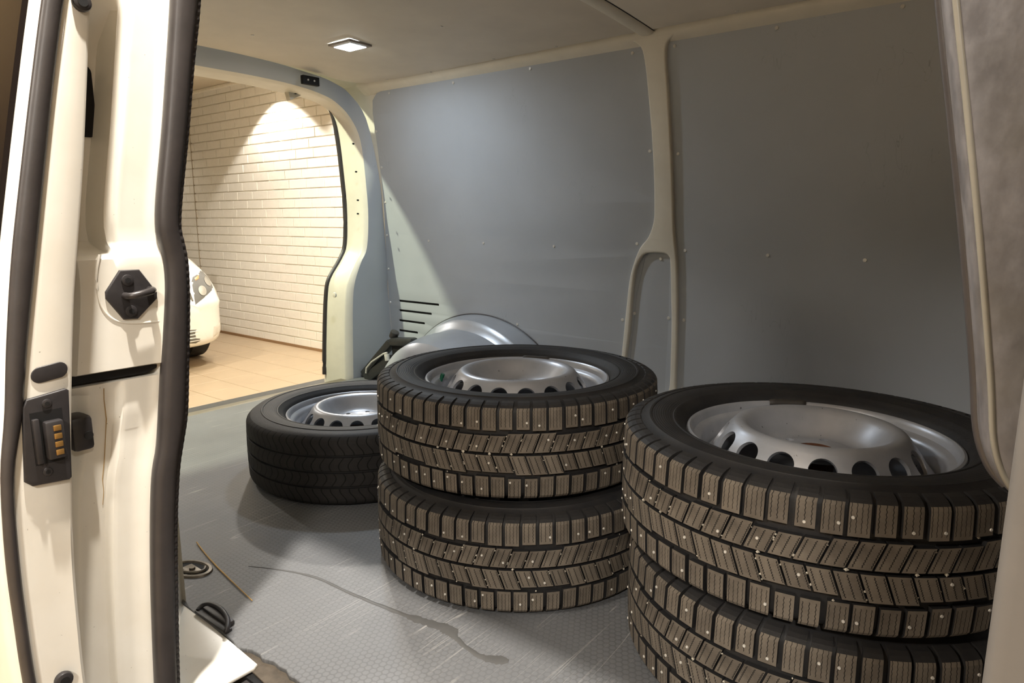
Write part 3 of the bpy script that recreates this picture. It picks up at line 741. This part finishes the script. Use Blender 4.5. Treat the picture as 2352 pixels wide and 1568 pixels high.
lp = [(-.056, -.012, .004), (-.060, .000, .008), (-.045, .010, .012), (-.01, .012, .014), (.03, .004, .012), (.054, -.010, .008), (.056, -.016, .005)]
pp = [Vector((-1.225, .612, 0)) + v_ for v_ in spline(lp, 5)]
tube('loop', pp, .005, PLASTIC, hd, 10)
box('base', (-1.285, .594, .0), (-1.167, .610, .006), PLASTIC, hd, .002)
box('web', (-1.275, .606, .001), (-1.18, .624, .012), PLASTIC, hd, .004)

# ================================================================== WHEELS
TW = .1075                      # half width of the tyre
RT = .345
def lathe_verts(prof, n, z0=TW):
    v = []
    for r, z in prof:
        for k in range(n): a = 2 * PI * k / n; v.append((r * math.cos(a), r * math.sin(a), z + z0))
    return v
def lathe(name, prof, n, mat, parent, sharp=40, mi=None):
    v = lathe_verts(prof, n); f = [x[::-1] for x in grid_faces(len(prof), n, True)]
    return mesh(name, v, f, mat, parent, True, False, mi, sharp)
side = [(.228, .078), (.232, .088), (.238, .0950), (.247, .100), (.249, .1025), (.253, .1035), (.255, .1025), (.267, .1070), (.280, .1077), (.293, .1066), (.2945, .1080), (.298, .1080), (.2995, .1060), (.312, .1030)]
NP = 64                         # tread pitches round the tyre
def winter_carcass():
    p = side + [(.322, .0985), (.330, .092), (.3335, .084), (.335, .06), (.335, -.06), (.3335, -.084), (.330, -.092), (.322, -.0985)] + [(r, -z) for r, z in side[::-1]]
    return p
def tread_r(z): return RT - .0022 * (abs(z) / .09) ** 2
def block(name, cols, prof_fn, usc, vflip=False):
    """one tread block: cols = list of (theta, shift) across, prof_fn -> [(z, r)] across the width; sheared by theta(z)"""
    me = bpy.data.meshes.new(name); v = []; f = []; mi = []; uvs = []
    top = prof_fn(); nv = len(top); nu = len(cols)
    def P(th, z, r): return (r * math.cos(th), r * math.sin(th), z + TW)
    def th(i, z): return cols[i][0] + cols[i][1](z)
    for i in range(nu):
        for (z, r) in top: v.append(P(th(i, z), z, r))
    nb = len(v)
    for i in range(nu):
        for j, (z, r) in enumerate(top):
            rb = .330 if abs(z) < .09 else min(r - .004, .330)
            zb = z if abs(z) < .088 else z * .97
            v.append(P(th(i, z), zb, rb))
    sipe_rows = [j for j in range(nv)]
    z0, z1 = top[0][0], top[-1][0]
    acc = [0.]
    for j in range(1, nv): acc.append(acc[-1] + math.hypot(top[j][0] - top[j - 1][0], top[j][1] - top[j - 1][1]))
    for i in range(nu - 1):
        for j in range(nv - 1):
            f.append((i * nv + j, (i + 1) * nv + j, (i + 1) * nv + j + 1, i * nv + j + 1))
            flat = abs((top[j][1] + top[j + 1][1]) / 2 - RT) < .006
            mi.append(0 if flat else 1)
            uvs.append([(.02 + usc * ii / (nu - 1), acc[jj] / max(acc[-1], 1e-6)) for ii, jj in ((i, j), (i + 1, j), (i + 1, j + 1), (i, j + 1))])
    ring_ = [i * nv for i in range(nu)] + [(nu - 1) * nv + j for j in range(1, nv)] + [i * nv + nv - 1 for i in range(nu - 2, -1, -1)] + [j for j in range(nv - 2, 0, -1)]
    for k in range(len(ring_)):
        a, b_ = ring_[k], ring_[(k + 1) % len(ring_)]
        f.append((b_, a, a + nb, b_ + nb)); mi.append(1); uvs.append([(-1, -1)] * 4)
    me.from_pydata(v, [], f); me.materials.append(TREAD); me.materials.append(TYRE)
    me.polygons.foreach_set('material_index', mi)
    ul = me.uv_layers.new(name='UVMap'); k = 0
    for q in uvs:
        for c in q: ul.data[k].uv = c; k += 1
    me.update(); return me
PITCH_A = 2 * PI / NP
def mk_shoulder(sgn, var):
    w_ = PITCH_A * (.81 if var == 0 else .77); lo_z = .0490 + (.003 if var else 0)
    zs_ = [(lo_z, tread_r(lo_z)), (.068, tread_r(.068)), (.0895, tread_r(.0895) - .0004), (.0948, .3390), (.0990, .333), (.1022, .325), (.1040, .315)]
    fn = lambda: [(sgn * z, r) for z, r in zs_]
    sh = lambda z: sgn * 0 + max(0, abs(z) - .09) * .6 * sgn
    cols = [(-w_ / 2 + w_ * i / 2, sh) for i in range(3)]
    return block('tread_block', cols, fn, 4.0 if var == 0 else 3.0)
def mk_centre(sgn, var):
    w_ = PITCH_A * .90; a0, a1 = (.0032, .0435) if var == 0 else (.0032, .0385)
    zs_ = [(a0 + (a1 - a0) * k / 3, tread_r(.02)) for k in range(4)]
    fn = lambda: [(sgn * z, r) for z, r in zs_]
    sh = lambda z: (abs(z) - .022) * 1.05
    cols = [(-w_ / 2 + w_ * i / 2, sh) for i in range(3)]
    return block('tread_block', cols, fn, 2.6)
SH = {(s, v_): mk_shoulder(s, v_) for s in (1, -1) for v_ in (0, 1)}
CE = {(s, v_): mk_centre(s, v_) for s in (1, -1) for v_ in (0, 1)}
CARC = None
DUSTY = simple('groove_grit', (60, 54, 46), .9, var=.3, scale=80)

# --- steel rim
def rim_mesh():
    v = []; f = []; n = 96
    def lath(prof):
        b0 = len(v)
        for r, z in prof:
            for k in range(n): a = 2 * PI * k / n; v.append((r * math.cos(a), r * math.sin(a), z + TW))
        f.extend([x[::-1] for x in grid_faces(len(prof), n, True, base=b0)])
    # barrel with rolled lip, seen from the outside, and its back half
    lath([(.2285, .072), (.2295, .080), (.2275, .0850), (.2235, .0865), (.2195, .0840), (.217, .077), (.2145, .070), (.208, .0665), (.203, .0635), (.200, .056), (.198, .044), (.193, .030), (.190, .0), (.192, -.05), (.205, -.07), (.212, -.082), (.2195, -.092), (.225, -.096), (.2285, -.09), (.2285, -.084)])
    # crown and dish
    lath([(.1480, .0935), (.1435, .0985), (.138, .1017), (.132, .1028), (.1265, .1016), (.121, .0980), (.1155, .0920), (.108, .0825), (.100, .0730), (.092, .0640), (.084, .0570), (.076, .0535), (.071, .0545), (.0665, .0570), (.0655, .0572)])
    # pierced cone between crown and barrel: 16 oval hand-holes
    NH = 16
    def cone(th, s):     # s 0 at the crown, 1 at the foot
        pr = [(0, .1480, .0935), (.12, .1525, .0885), (.5, .1655, .072), (.85, .1790, .048), (1, .1900, .036)]
        r, z = interp(pr, s); return (r * math.cos(th), r * math.sin(th), z + TW)
    m_ = 28
    for h in range(NH):
        c = 2 * PI * h / NH; hw = PI / NH
        outer = []
        per = m_ // 4
        for k in range(per): outer.append((c - hw + 2 * hw * k / per, 0.))
        for k in range(per): outer.append((c + hw, k / per))
        for k in range(per): outer.append((c + hw - 2 * hw * k / per, 1.))
        for k in range(per): outer.append((c - hw, 1 - k / per))
        b0 = len(v)
        for th, s in outer: v.append(cone(th, s))
        inner = []
        for (th, s) in outer:
            a = math.atan2((s - .5) / .5, (th - c) / hw)
            q = (c + hw * .68 * math.cos(a), .47 + .38 * math.sin(a)); inner.append(q)
        for sc in (1.0,):
            for th, s in inner: v.append(cone(th, s))
        for th, s in inner:
            x, y, z = cone(th, s); rr = math.hypot(x, y); v.append((x * (rr - .005) / rr, y * (rr - .005) / rr, z - .004))
        for k in range(m_):
            k2 = (k + 1) % m_
            f.append((b0 + k2, b0 + k, b0 + m_ + k, b0 + m_ + k2)); f.append((b0 + m_ + k2, b0 + m_ + k, b0 + 2 * m_ + k, b0 + 2 * m_ + k2))
    me = bpy.data.meshes.new('rim'); me.from_pydata(v, [], f); me.materials.append(SILVER)
    bm = bmesh.new(); bm.from_mesh(me); bmesh.ops.remove_doubles(bm, verts=bm.verts, dist=2e-4); bmesh.ops.recalc_face_normals(bm, faces=bm.faces)
    bm.to_mesh(me); bm.free()
    me.polygons.foreach_set('use_smooth', [True] * len(me.polygons)); me.set_sharp_from_angle(angle=math.radians(42))
    return me
RIM = rim_mesh()
def hub_mesh():
    """flat bolting face with five bolt holes and an open centre bore"""
    v = []; f = []; NHH = 5; m_ = 32; per = 8
    def P(r, th, z): return (r * math.cos(th), r * math.sin(th), z + TW)
    for h in range(NHH):
        c = 2 * PI * h / NHH; hw = PI / NHH
        out = [(c - hw + 2 * hw * k / per, .0655) for k in range(per)] + [(c + hw, .0655 - (.0655 - .034) * k / per) for k in range(per)]
        out += [(c + hw - 2 * hw * k / per, .034) for k in range(per)] + [(c - hw, .034 + (.0655 - .034) * k / per) for k in range(per)]
        b0 = len(v)
        for th, r in out: v.append(P(r, th, .0572 if r > .06 else .0565))
        cx, cy = .0535 * math.cos(c), .0535 * math.sin(c)
        for rad, z in ((.0095, .0595), (.0075, .0595), (.0068, .052)):
            for th, r in out:
                x, y = r * math.cos(th) - cx, r * math.sin(th) - cy; d = math.hypot(x, y); v.append((cx + x / d * rad, cy + y / d * rad, z + TW))
        for L_ in range(3):
            for k in range(m_):
                k2 = (k + 1) % m_; a = b0 + L_ * m_
                f.append((a + k2, a + k, a + m_ + k, a + m_ + k2))
    me = bpy.data.meshes.new('hub_face'); me.from_pydata(v, [], f); me.materials.append(SILVER)
    bm = bmesh.new(); bm.from_mesh(me); bmesh.ops.remove_doubles(bm, verts=bm.verts, dist=2e-4); bmesh.ops.recalc_face_normals(bm, faces=bm.faces); bm.to_mesh(me); bm.free()
    me.polygons.foreach_set('use_smooth', [True] * len(me.polygons)); me.set_sharp_from_angle(angle=math.radians(40)); return me
HUB = hub_mesh()
def shell_mesh(name, prof, mat, n=96):
    v = lathe_verts(prof, n); f = [x[::-1] for x in grid_faces(len(prof), n, True)]
    me = bpy.data.meshes.new(name); me.from_pydata(v, [], f); me.materials.append(mat)
    me.polygons.foreach_set('use_smooth', [True] * len(f)); me.set_sharp_from_angle(angle=math.radians(40)); me.update(); return me
CARC = shell_mesh('tyre', winter_carcass(), TYRE, 120)
RUST = simple('rusty_bore', (96, 58, 34), .8, var=.4, scale=120)
BORE = shell_mesh('centre_bore', [(.034, .0565), (.033, .050), (.032, .02), (.010, .018), (.0005, .018)], RUST, 32)
def summer_tyre():
    gr = [(.330, .088)]; v = []
    zz_ = [.097, .092, .087, .080, .070, .060, .0495, .0490, .0425, .0420, .030, .016, .0045, .0040, -.0030, -.0035, -.016, -.030, -.0400, -.0405, -.0470, -.0475, -.06, -.07, -.08, -.087, -.092, -.097]
    prof = []
    for z in zz_:
        r = RT - .0025 * (abs(z) / .09) ** 2 - (max(0, abs(z) - .08) / .017) ** 2 * .012
        g = any(a <= z <= b for a, b in ((.0425, .0490), (-.0030, .0040), (-.0470, -.0405)))
        prof.append((r - (.007 if g else 0), z))
    sd = [(r, z) for r, z in side if r < .31]
    prof = sd + [(.316, .1035), (.324, .101)] + prof + [(.324, -.101), (.316, -.1035)] + [(r, -z) for r, z in sd[::-1]]
    n = 180; me = bpy.data.meshes.new('tyre'); v = lathe_verts(prof, n); fc = [x[::-1] for x in grid_faces(len(prof), n, True)]
    me.from_pydata(v, [], fc); me.materials.append(TYRE); me.materials.append(TREAD_S)
    mi = []; ul = me.uv_layers.new(name='UVMap')
    for p in me.polygons:
        idx = list(p.vertices); z = sum(v[i][2] - TW for i in idx) / 4; r = sum(math.hypot(v[i][0], v[i][1]) for i in idx) / 4
        tread = abs(z) < .099 and r > .328 and not any(a - .0006 <= z <= b + .0006 for a, b in ((.0425, .0490), (-.0030, .0040), (-.0470, -.0405)))
        mi.append(1 if tread else 0)
        k0 = p.loop_start; a_ = [math.atan2(v[i][1], v[i][0]) for i in idx]
        for q, i in enumerate(idx):
            a = a_[q]
            if max(a_) - min(a_) > PI and a < 0: a += 2 * PI
            zz2 = v[i][2] - TW
            ul.data[k0 + q].uv = ((a + 4) / (2 * PI) * 84, zz2 * 42)
    me.polygons.foreach_set('material_index', mi); me.polygons.foreach_set('use_smooth', [True] * len(fc)); me.set_sharp_from_angle(angle=math.radians(35)); me.update(); return me
SUMMER = summer_tyre()
WEIGHT = simple('lead_clip_weight', (66, 62, 58), .55, .3)
VALVE_G = simple('green_valve_cap', (20, 92, 66), .4)
VALVE_B = simple('black_valve_cap', (24, 24, 24), .5)

def make_wheel(loc, rz, label, kind='winter', tilt=(0, 0), weight=None, cap=None, seed=0, group=None, va=-.9):
    rnd = random.Random(seed)
    wh = empty('wheel', loc, 0); wh.rotation_euler = (tilt[0], tilt[1], rz)
    tag(wh, label, 'wheel', group)
    rim = link(bpy.data.objects.new('rim', RIM), wh)
    link(bpy.data.objects.new('hub_face', HUB), rim); link(bpy.data.objects.new('centre_bore', BORE), rim)
    # valve stem
    bm = bmesh.new(); a = va; c = Vector((.203 * math.cos(a), .203 * math.sin(a), TW + .058)); d = Vector((-math.cos(a) * .35, -math.sin(a) * .35, 1)).normalized()
    add_cyl(bm, c, c + d * .010, .005, .0045, 10); add_cyl(bm, c + d * .010, c + d * .020, .0055, .0055, 10)
    from_bm('valve', bm, VALVE_G if cap == 'green' else VALVE_B, rim, True, world=False)
    if weight is not None:
        rows_ = []
        for i in range(15):
            aa = weight + (i - 7) / 7 * .17; t_ = min(1, (7.4 - abs(i - 7)) / 1.5)
            rows_.append([(r * math.cos(aa), r * math.sin(aa), TW + z) for r, z in ((.2190, .072), (.2165 - .003 * t_, .079), (.218 - .003 * t_, .0865 + .0025 * t_), (.2235, .0875 + .003 * t_), (.2290, .086 + .001 * t_))])
        loftv = [p for r in rows_ for p in r]; mesh('balance_weight', loftv, [x[::-1] for x in grid_faces(15, 5)], WEIGHT, rim, True, False)
    if kind == 'summer':
        link(bpy.data.objects.new('tyre', SUMMER), wh); return wh
    ty = link(bpy.data.objects.new('tyre', CARC), wh)
    stud_v, stud_f, gv, gf_ = [], [], [], []
    def stud(th, z, r, rad=.0025):
        b0 = len(stud_v); c = Vector((r * math.cos(th), r * math.sin(th), z + TW)); n_ = Vector((math.cos(th), math.sin(th), 0)); a = Vector((-n_.y, n_.x, 0)); u = Vector((0, 0, 1))
        for k in range(8): t_ = 2 * PI * k / 8; stud_v.append(c + (a * math.cos(t_) + u * math.sin(t_)) * rad)
        for k in range(8): t_ = 2 * PI * k / 8; stud_v.append(c + (a * math.cos(t_) + u * math.sin(t_)) * rad * .8 + n_ * .0016)
        for k in range(8): stud_f.append((b0 + k, b0 + (k + 1) % 8, b0 + 8 + (k + 1) % 8, b0 + 8 + k))
        stud_f.append(tuple(b0 + 8 + k for k in range(8)))
    def pebble(th, z, r, s):
        b0 = len(gv); c = Vector((r * math.cos(th), r * math.sin(th), z + TW))
        dirs = [Vector(q) for q in ((1, 0, 0), (-1, 0, 0), (0, 1, 0), (0, -1, 0), (0, 0, 1), (0, 0, -1))]
        for d_ in dirs: gv.append(c + d_ * s * rnd.uniform(.55, 1.2))
        for q in ((0, 2, 4), (2, 1, 4), (1, 3, 4), (3, 0, 4), (2, 0, 5), (1, 2, 5), (3, 1, 5), (0, 3, 5)): gf_.append(tuple(b0 + k for k in q))
    for k in range(NP):
        for s in (1, -1):
            ph = 0 if s > 0 else .5
            a = PITCH_A * (k + ph)
            o = link(bpy.data.objects.new('tread_block', SH[(s, (k // 2) % 2)]), ty); o.rotation_euler.z = a + rnd.uniform(-.003, .003)
            if rnd.random() < .55: stud(a + rnd.choice((-.25, .25, .0)) * PITCH_A, s * rnd.choice((.060, .066, .076)), tread_r(.07))
            a2 = PITCH_A * (k + ph + .35)
            o = link(bpy.data.objects.new('tread_block', CE[(s, (k // 3) % 2)]), ty); o.rotation_euler.z = a2
            if rnd.random() < .22: stud(a2 + rnd.uniform(-.2, .2) * PITCH_A, s * rnd.uniform(.012, .036), tread_r(.02))
            for _k in range(rnd.choice((0, 0, 1, 1, 2, 3))):
                zz_ = rnd.uniform(.006, .042); pebble(a2 + PITCH_A * .5 + (zz_ - .022) * 1.05 + rnd.uniform(-.002, .002), s * zz_, RT - .0022, rnd.uniform(.0015, .0032))
        if rnd.random() < .26: pebble(PITCH_A * k + rnd.uniform(0, .1), rnd.uniform(-.001, .001), RT - .002, rnd.uniform(.0026, .0050))
        if rnd.random() < .16: pebble(PITCH_A * k + rnd.uniform(0, .1), rnd.choice((-.049, .049)), RT - .004, rnd.uniform(.0016, .003))
    o = mesh('tyre_studs', stud_v, stud_f, STEEL, ty, True, False, sharp=40); o['kind'] = 'stuff'
    o = mesh('lodged_gravel', gv, gf_, GRAVEL, ty, False, False); o['kind'] = 'stuff'
    return wh
WG = 'wheels lying in the load bay'
make_wheel((-1.678, 1.358, 0), 2.0, 'silver steel wheel with smooth dark summer tyre lying alone near the rear doorway', 'summer', seed=1, group=WG)
make_wheel((-.957, 1.260, 0), .9, 'studded winter wheel at the bottom of the two-wheel stack beside the single summer wheel', seed=2, group=WG)
make_wheel((-1.0, 1.305, .2165), .0, 'studded winter wheel on top of the stack beside the single summer wheel, green valve cap', weight=1.98, cap='green', va=3.55, seed=3, group=WG)
make_wheel((-.264, 1.262, 0), 2.5, 'studded winter wheel at the bottom of the stack beside the front door pillar', seed=4, group=WG)
make_wheel((-.285, 1.265, .2165), .3, 'studded winter wheel on top of the stack beside the front door pillar', weight=1.78, seed=5, group=WG)

# ================================================================== SMALL THINGS
# wet streak and straw on the load floor
WET = simple('wet_mark', (84, 83, 82), .5, var=.15, scale=40)
sp_ = spline([(-1.372, .767, 0), (-1.303, .801, 0), (-1.209, .832, 0), (-1.114, .837, 0), (-1.023, .844, 0), (-.941, .854, 0), (-.915, .858, 0), (-.883, .864, 0), (-.85, .871, 0), (-.826, .869, 0), (-.808, .862, 0), (-.775, .852, 0), (-.737, .848, 0), (-.715, .853, 0), (-.70, .860, 0), (-.684, .868, 0)], 5)
wid = [.001, .003, .004, .004, .005, .006, .011, .010, .013, .015, .006, .005, .006, .011, .013, .006]
rows = []
rr_ = random.Random(9)
for i, p in enumerate(sp_):
    k = i / 5; a = min(int(k), len(wid) - 1); b_ = min(a + 1, len(wid) - 1); wd = wid[a] + (wid[b_] - wid[a]) * (k - a)
    t = (sp_[min(i + 1, len(sp_) - 1)] - sp_[max(i - 1, 0)]).normalized(); n_ = Vector((-t.y, t.x, 0))
    wa_, wb_ = wd * rr_.uniform(.8, 1.2), wd * rr_.uniform(.8, 1.2)
    rows.append([p + n_ * wa_ + Vector((0, 0, .0002)), p + n_ * wa_ * .6 + Vector((0, 0, .0009)), p + Vector((0, 0, .0011)), p - n_ * wb_ * .6 + Vector((0, 0, .0009)), p - n_ * wb_ + Vector((0, 0, .0002))])
tag(loft('water_streak', rows, WET, None, True, 80), 'thin winding wet streak running across the grey load floor', 'water', kind='stuff')
straw = tube('straw', [(-1.575, .750, .004), (-1.55, .744, .003), (-1.49, .731, .003), (-1.419, .718, .003), (-1.32, .703, .003), (-1.229, .690, .003)], [.0014, .0016, .0014, .0016, .0014, .001], simple('dry_straw', (216, 168, 88), .6, var=.4, scale=12), None, 7)
tag(straw, 'thin tan straw lying on the load floor by the sill', 'straw')

# scissor jack stowed behind the wheel arch
JK = simple('jack_grey', (60, 60, 60), .42, .3, var=.25, scale=60)
jack = empty('scissor_jack', (-2.46, 2.2, 0)); tag(jack, 'dark scissor jack with a bare metal rod leaning beside the wheel arch', 'car jack')
def beam(name, a, b, wv, hv, mat, parent, bev=.006):
    """channel beam from a to b; wv = width vector dir, sizes"""
    a, b = Vector(a), Vector(b); d = b - a; q = d.to_track_quat('X', 'Z').to_matrix().to_4x4()
    bm = bmesh.new(); add_box(bm, (0, -wv / 2, -hv / 2), (d.length, wv / 2, hv / 2), bev, 2)
    bmesh.ops.transform(bm, matrix=Matrix.Translation(a) @ q, verts=bm.verts)
    return from_bm(name, bm, mat, parent, True)
beam('upper_arm', (-2.665, 2.20, .015), (-2.452, 2.20, .206), .05, .036, JK, jack)
beam('head', (-2.455, 2.20, .206), (-2.295, 2.20, .222), .055, .040, JK, jack, .014)
beam('lower_arm', (-2.63, 2.185, -.0), (-2.43, 2.185, .125), .045, .05, JK, jack)
beam('web', (-2.45, 2.205, .17), (-2.31, 2.205, .18), .03, .075, DARK, jack)
cyl('knob', (-2.452, 2.205, .226), (-2.436, 2.205, .256), .022, PLASTIC, jack, n=14, bev=.004)
tube('rod', [(-2.605, 2.155, .035), (-2.600, 2.155, .062), (-2.56, 2.155, .098), (-2.47, 2.155, .150), (-2.445, 2.158, .158)], .0045, STEEL, jack, 8)
cyl('pivot', (-2.452, 2.16, .150), (-2.446, 2.16, .118), .013, STEEL, jack, n=12, bev=.002)
beam('foot', (-2.70, 2.2, .012), (-2.70, 2.2, .095), .05, .02, PLASTIC, jack, .003)

# ================================================================== PARKED CAR (beyond the rear doorway)
CW = simple('car_white_paint', (246, 244, 238), .22, var=.02, scale=4, coat=.6)
car = empty('parked_car', (-8.2, 2.62, GZ)); tag(car, 'white car parked nose forward along the brick wall', 'car')
NX, CYY = -6.06, 2.62
#   s,   half width, z low, z high, crown
ST = [(0, .50, -.30, .06), (.02, .66, -.35, .16), (.06, .745, -.375, .26), (.13, .79, -.385, .36), (.25, .83, -.385, .46), (.45, .86, -.36, .56), (.8, .875, -.34, .65), (1.05, .88, -.34, .70), (1.25, .88, -.34, .76), (1.6, .88, -.34, .96), (1.95, .88, -.34, 1.08), (2.4, .88, -.34, 1.12), (3.2, .88, -.34, 1.10), (3.9, .86, -.34, .98), (4.2, .80, -.32, .4), (4.3, .6, -.3, .2)]
def sec(s):
    hw, zl, zh = interp(ST, s); out = []
    zm = min(-.02, (zl + zh) / 2 + .05) if s < 1.2 else .2
    for k in range(64):
        a = 2 * PI * k / 64; c, d = math.cos(a), math.sin(a)
        n = (2.7 if s < 1.2 else 3.0) if d > 0 else 7.0
        px = math.copysign(abs(c) ** (2 / n), c) * hw; pz = math.copysign(abs(d) ** (2 / n), d) * ((zh - zm) if d > 0 else (zm - zl))
        if s > 1.2 and pz > 0: px *= 1 - .18 * (max(0, zm + pz - .45) / .7)
        bow = .14 * (abs(px) / .89) ** 3 * max(0, 1 - max(0, s - .4) / .5)
        z = zm + pz
        step = .014 * math.exp(-((z - .02) / .03) ** 2) * sstep(.5, .3, s)
        out.append((NX - s - bow + step, CYY + px + math.copysign(step * .6, px) * (abs(px) > .3), z))
    return out
sv = [0, .01, .02, .04, .06, .09, .13, .18, .24, .3, .36, .43, .5, .6, .7, .8, .92, 1.05, 1.15, 1.25, 1.35, 1.45, 1.6, 1.75, 1.95, 2.2, 2.6, 3.2, 3.6, 3.9, 4.1, 4.2, 4.3]
body = loft('body', [sec(s) for s in sv], CW, car, True, 60, closed_c=True, caps=True)
# surface finder: ray along -x onto the body sections
from mathutils.bvhtree import BVHTree
bmb = bmesh.new(); bmb.from_mesh(body.data); bvh = BVHTree.FromBMesh(bmb); O_ = off(car)
def on_car(y, z, lift=.004):
    h = bvh.ray_cast(Vector((NX + 1, y, z)) - O_, Vector((-1, 0, 0)))
    if h[0] is None: return Vector((NX - .4, y, z))
    return h[0] + O_ + Vector((lift, 0, 0))
def patch(name, quad, mat, parent, lift=.004, n=8):
    """curved patch on the car's nose from 4 (y, z) corners: bl, br, tr, tl"""
    rows_ = []
    for i in range(n + 1):
        r = []
        for j in range(n + 1):
            u_, t_ = j / n, i / n
            y = (quad[0][0] * (1 - u_) + quad[1][0] * u_) * (1 - t_) + (quad[3][0] * (1 - u_) + quad[2][0] * u_) * t_
            z = (quad[0][1] * (1 - u_) + quad[1][1] * u_) * (1 - t_) + (quad[3][1] * (1 - u_) + quad[2][1] * u_) * t_
            e = min(i, j, n - i, n - j); r.append(on_car(y, z, lift * (0 if e == 0 else 1)))
        rows_.append(r)
    return loft(name, rows_, mat, parent, True, 60)
def disc_patch(name, cy, cz, r, mat, parent, lift):
    rows_ = [[on_car(cy + r * q * math.cos(2 * PI * k / 16), cz + r * q * math.sin(2 * PI * k / 16), lift + .006 * (1 - q)) for k in range(16)] for q in (1.0, .7, .35, .02)]
    return loft(name, rows_, mat, parent, True, 60, closed_c=True)
HL = mat_glass('headlamp_lens', (118, 118, 116)); CHR = simple('headlamp_reflector', (225, 225, 222), .15, .9); AMB = simple('amber_indicator', (214, 160, 110), .3)
GRL = simple('grille_black', (110, 106, 98), .5)
for s in (1, -1):
    q = lambda pts: [(CYY + s * (y - CYY), z) for y, z in pts]
    hl = patch('headlamp', q([(3.07, .025), (3.372, .17), (3.345, .335), (3.09, .26)]), HL, car, .008)
    for cy_, cz_, r_ in ((3.175, .145, .045), (3.285, .22, .045)):
        disc_patch('reflector', CYY + s * (cy_ - CYY), cz_, r_, CHR, hl, .012)
    patch('indicator', q([(3.12, .228), (3.20, .252), (3.205, .285), (3.125, .258)]), AMB, hl, .013, 4)
    patch('fog_recess', q([(3.24, -.31), (3.375, -.28), (3.38, -.18), (3.26, -.21)]), simple('fog_recess_paint', (228, 222, 210), .4), car, .004)
patch('lower_grille', [(CYY - .58, -.335), (CYY + .58, -.335), (CYY + .50, -.20), (CYY - .50, -.20)], GRL, car, .004)
for k in range(4): patch('grille_bar', [(CYY - .51, -.315 + k * .03), (CYY + .51, -.315 + k * .03), (CYY + .51, -.305 + k * .03), (CYY - .51, -.305 + k * .03)], CW, car, .012)
patch('grille', [(CYY - .45, .02), (CYY + .45, .02), (CYY + .42, .17), (CYY - .42, .17)], GRL, car, .005)
# windscreen on the body surface
rows = []
for i in range(9):
    s = 1.27 + .62 * i / 8; sc_ = sec(s); top = [p for p in sc_ if p[2] > interp(ST, s)[2] - .06 or abs(p[1] - CYY) < .6 and p[2] > .3]
    zt = interp(ST, s)[2]; r = []
    for j in range(13):
        y = CYY + (-.66 + 1.32 * j / 12) * (1 - .12 * i / 8); h = bvh.ray_cast(Vector((NX - s, y, 3)) - O_, Vector((0, 0, -1)))
        r.append((h[0] + O_ + Vector((.006, 0, .006))) if h[0] else Vector((NX - s, y, zt)))
    rows.append(r)
loft('windscreen', rows, TINT, car, True, 60)
bmb.free()
for s in (1, -1):
    for xx in (-6.86, -9.5):
        yc = CYY + s * .74
        prof = [(.20, .10), (.26, .105), (.31, .10), (.335, .085), (.335, -.085), (.31, -.10), (.20, -.10)]
        v_ = []
        for r, z in prof:
            for k in range(40): a = 2 * PI * k / 40; v_.append((xx + r * math.cos(a), yc + z * s, GZ + .336 + r * math.sin(a)))
        wv = mesh('tyre', v_, grid_faces(7, 40, True), TYRE, car, True, sharp=40)
        cyl('hub', (xx, yc - .09 * s, GZ + .336), (xx, yc + .085 * s, GZ + .336), .205, SILVER, wv, n=30, bev=.01)
    m_ = bmesh.new(); add_box(m_, (NX - 1.42, CYY + s * .90 - .11, .55), (NX - 1.30, CYY + s * .90 + .11, .70), .035, 3); from_bm('mirror', m_, PLASTIC, car, True)
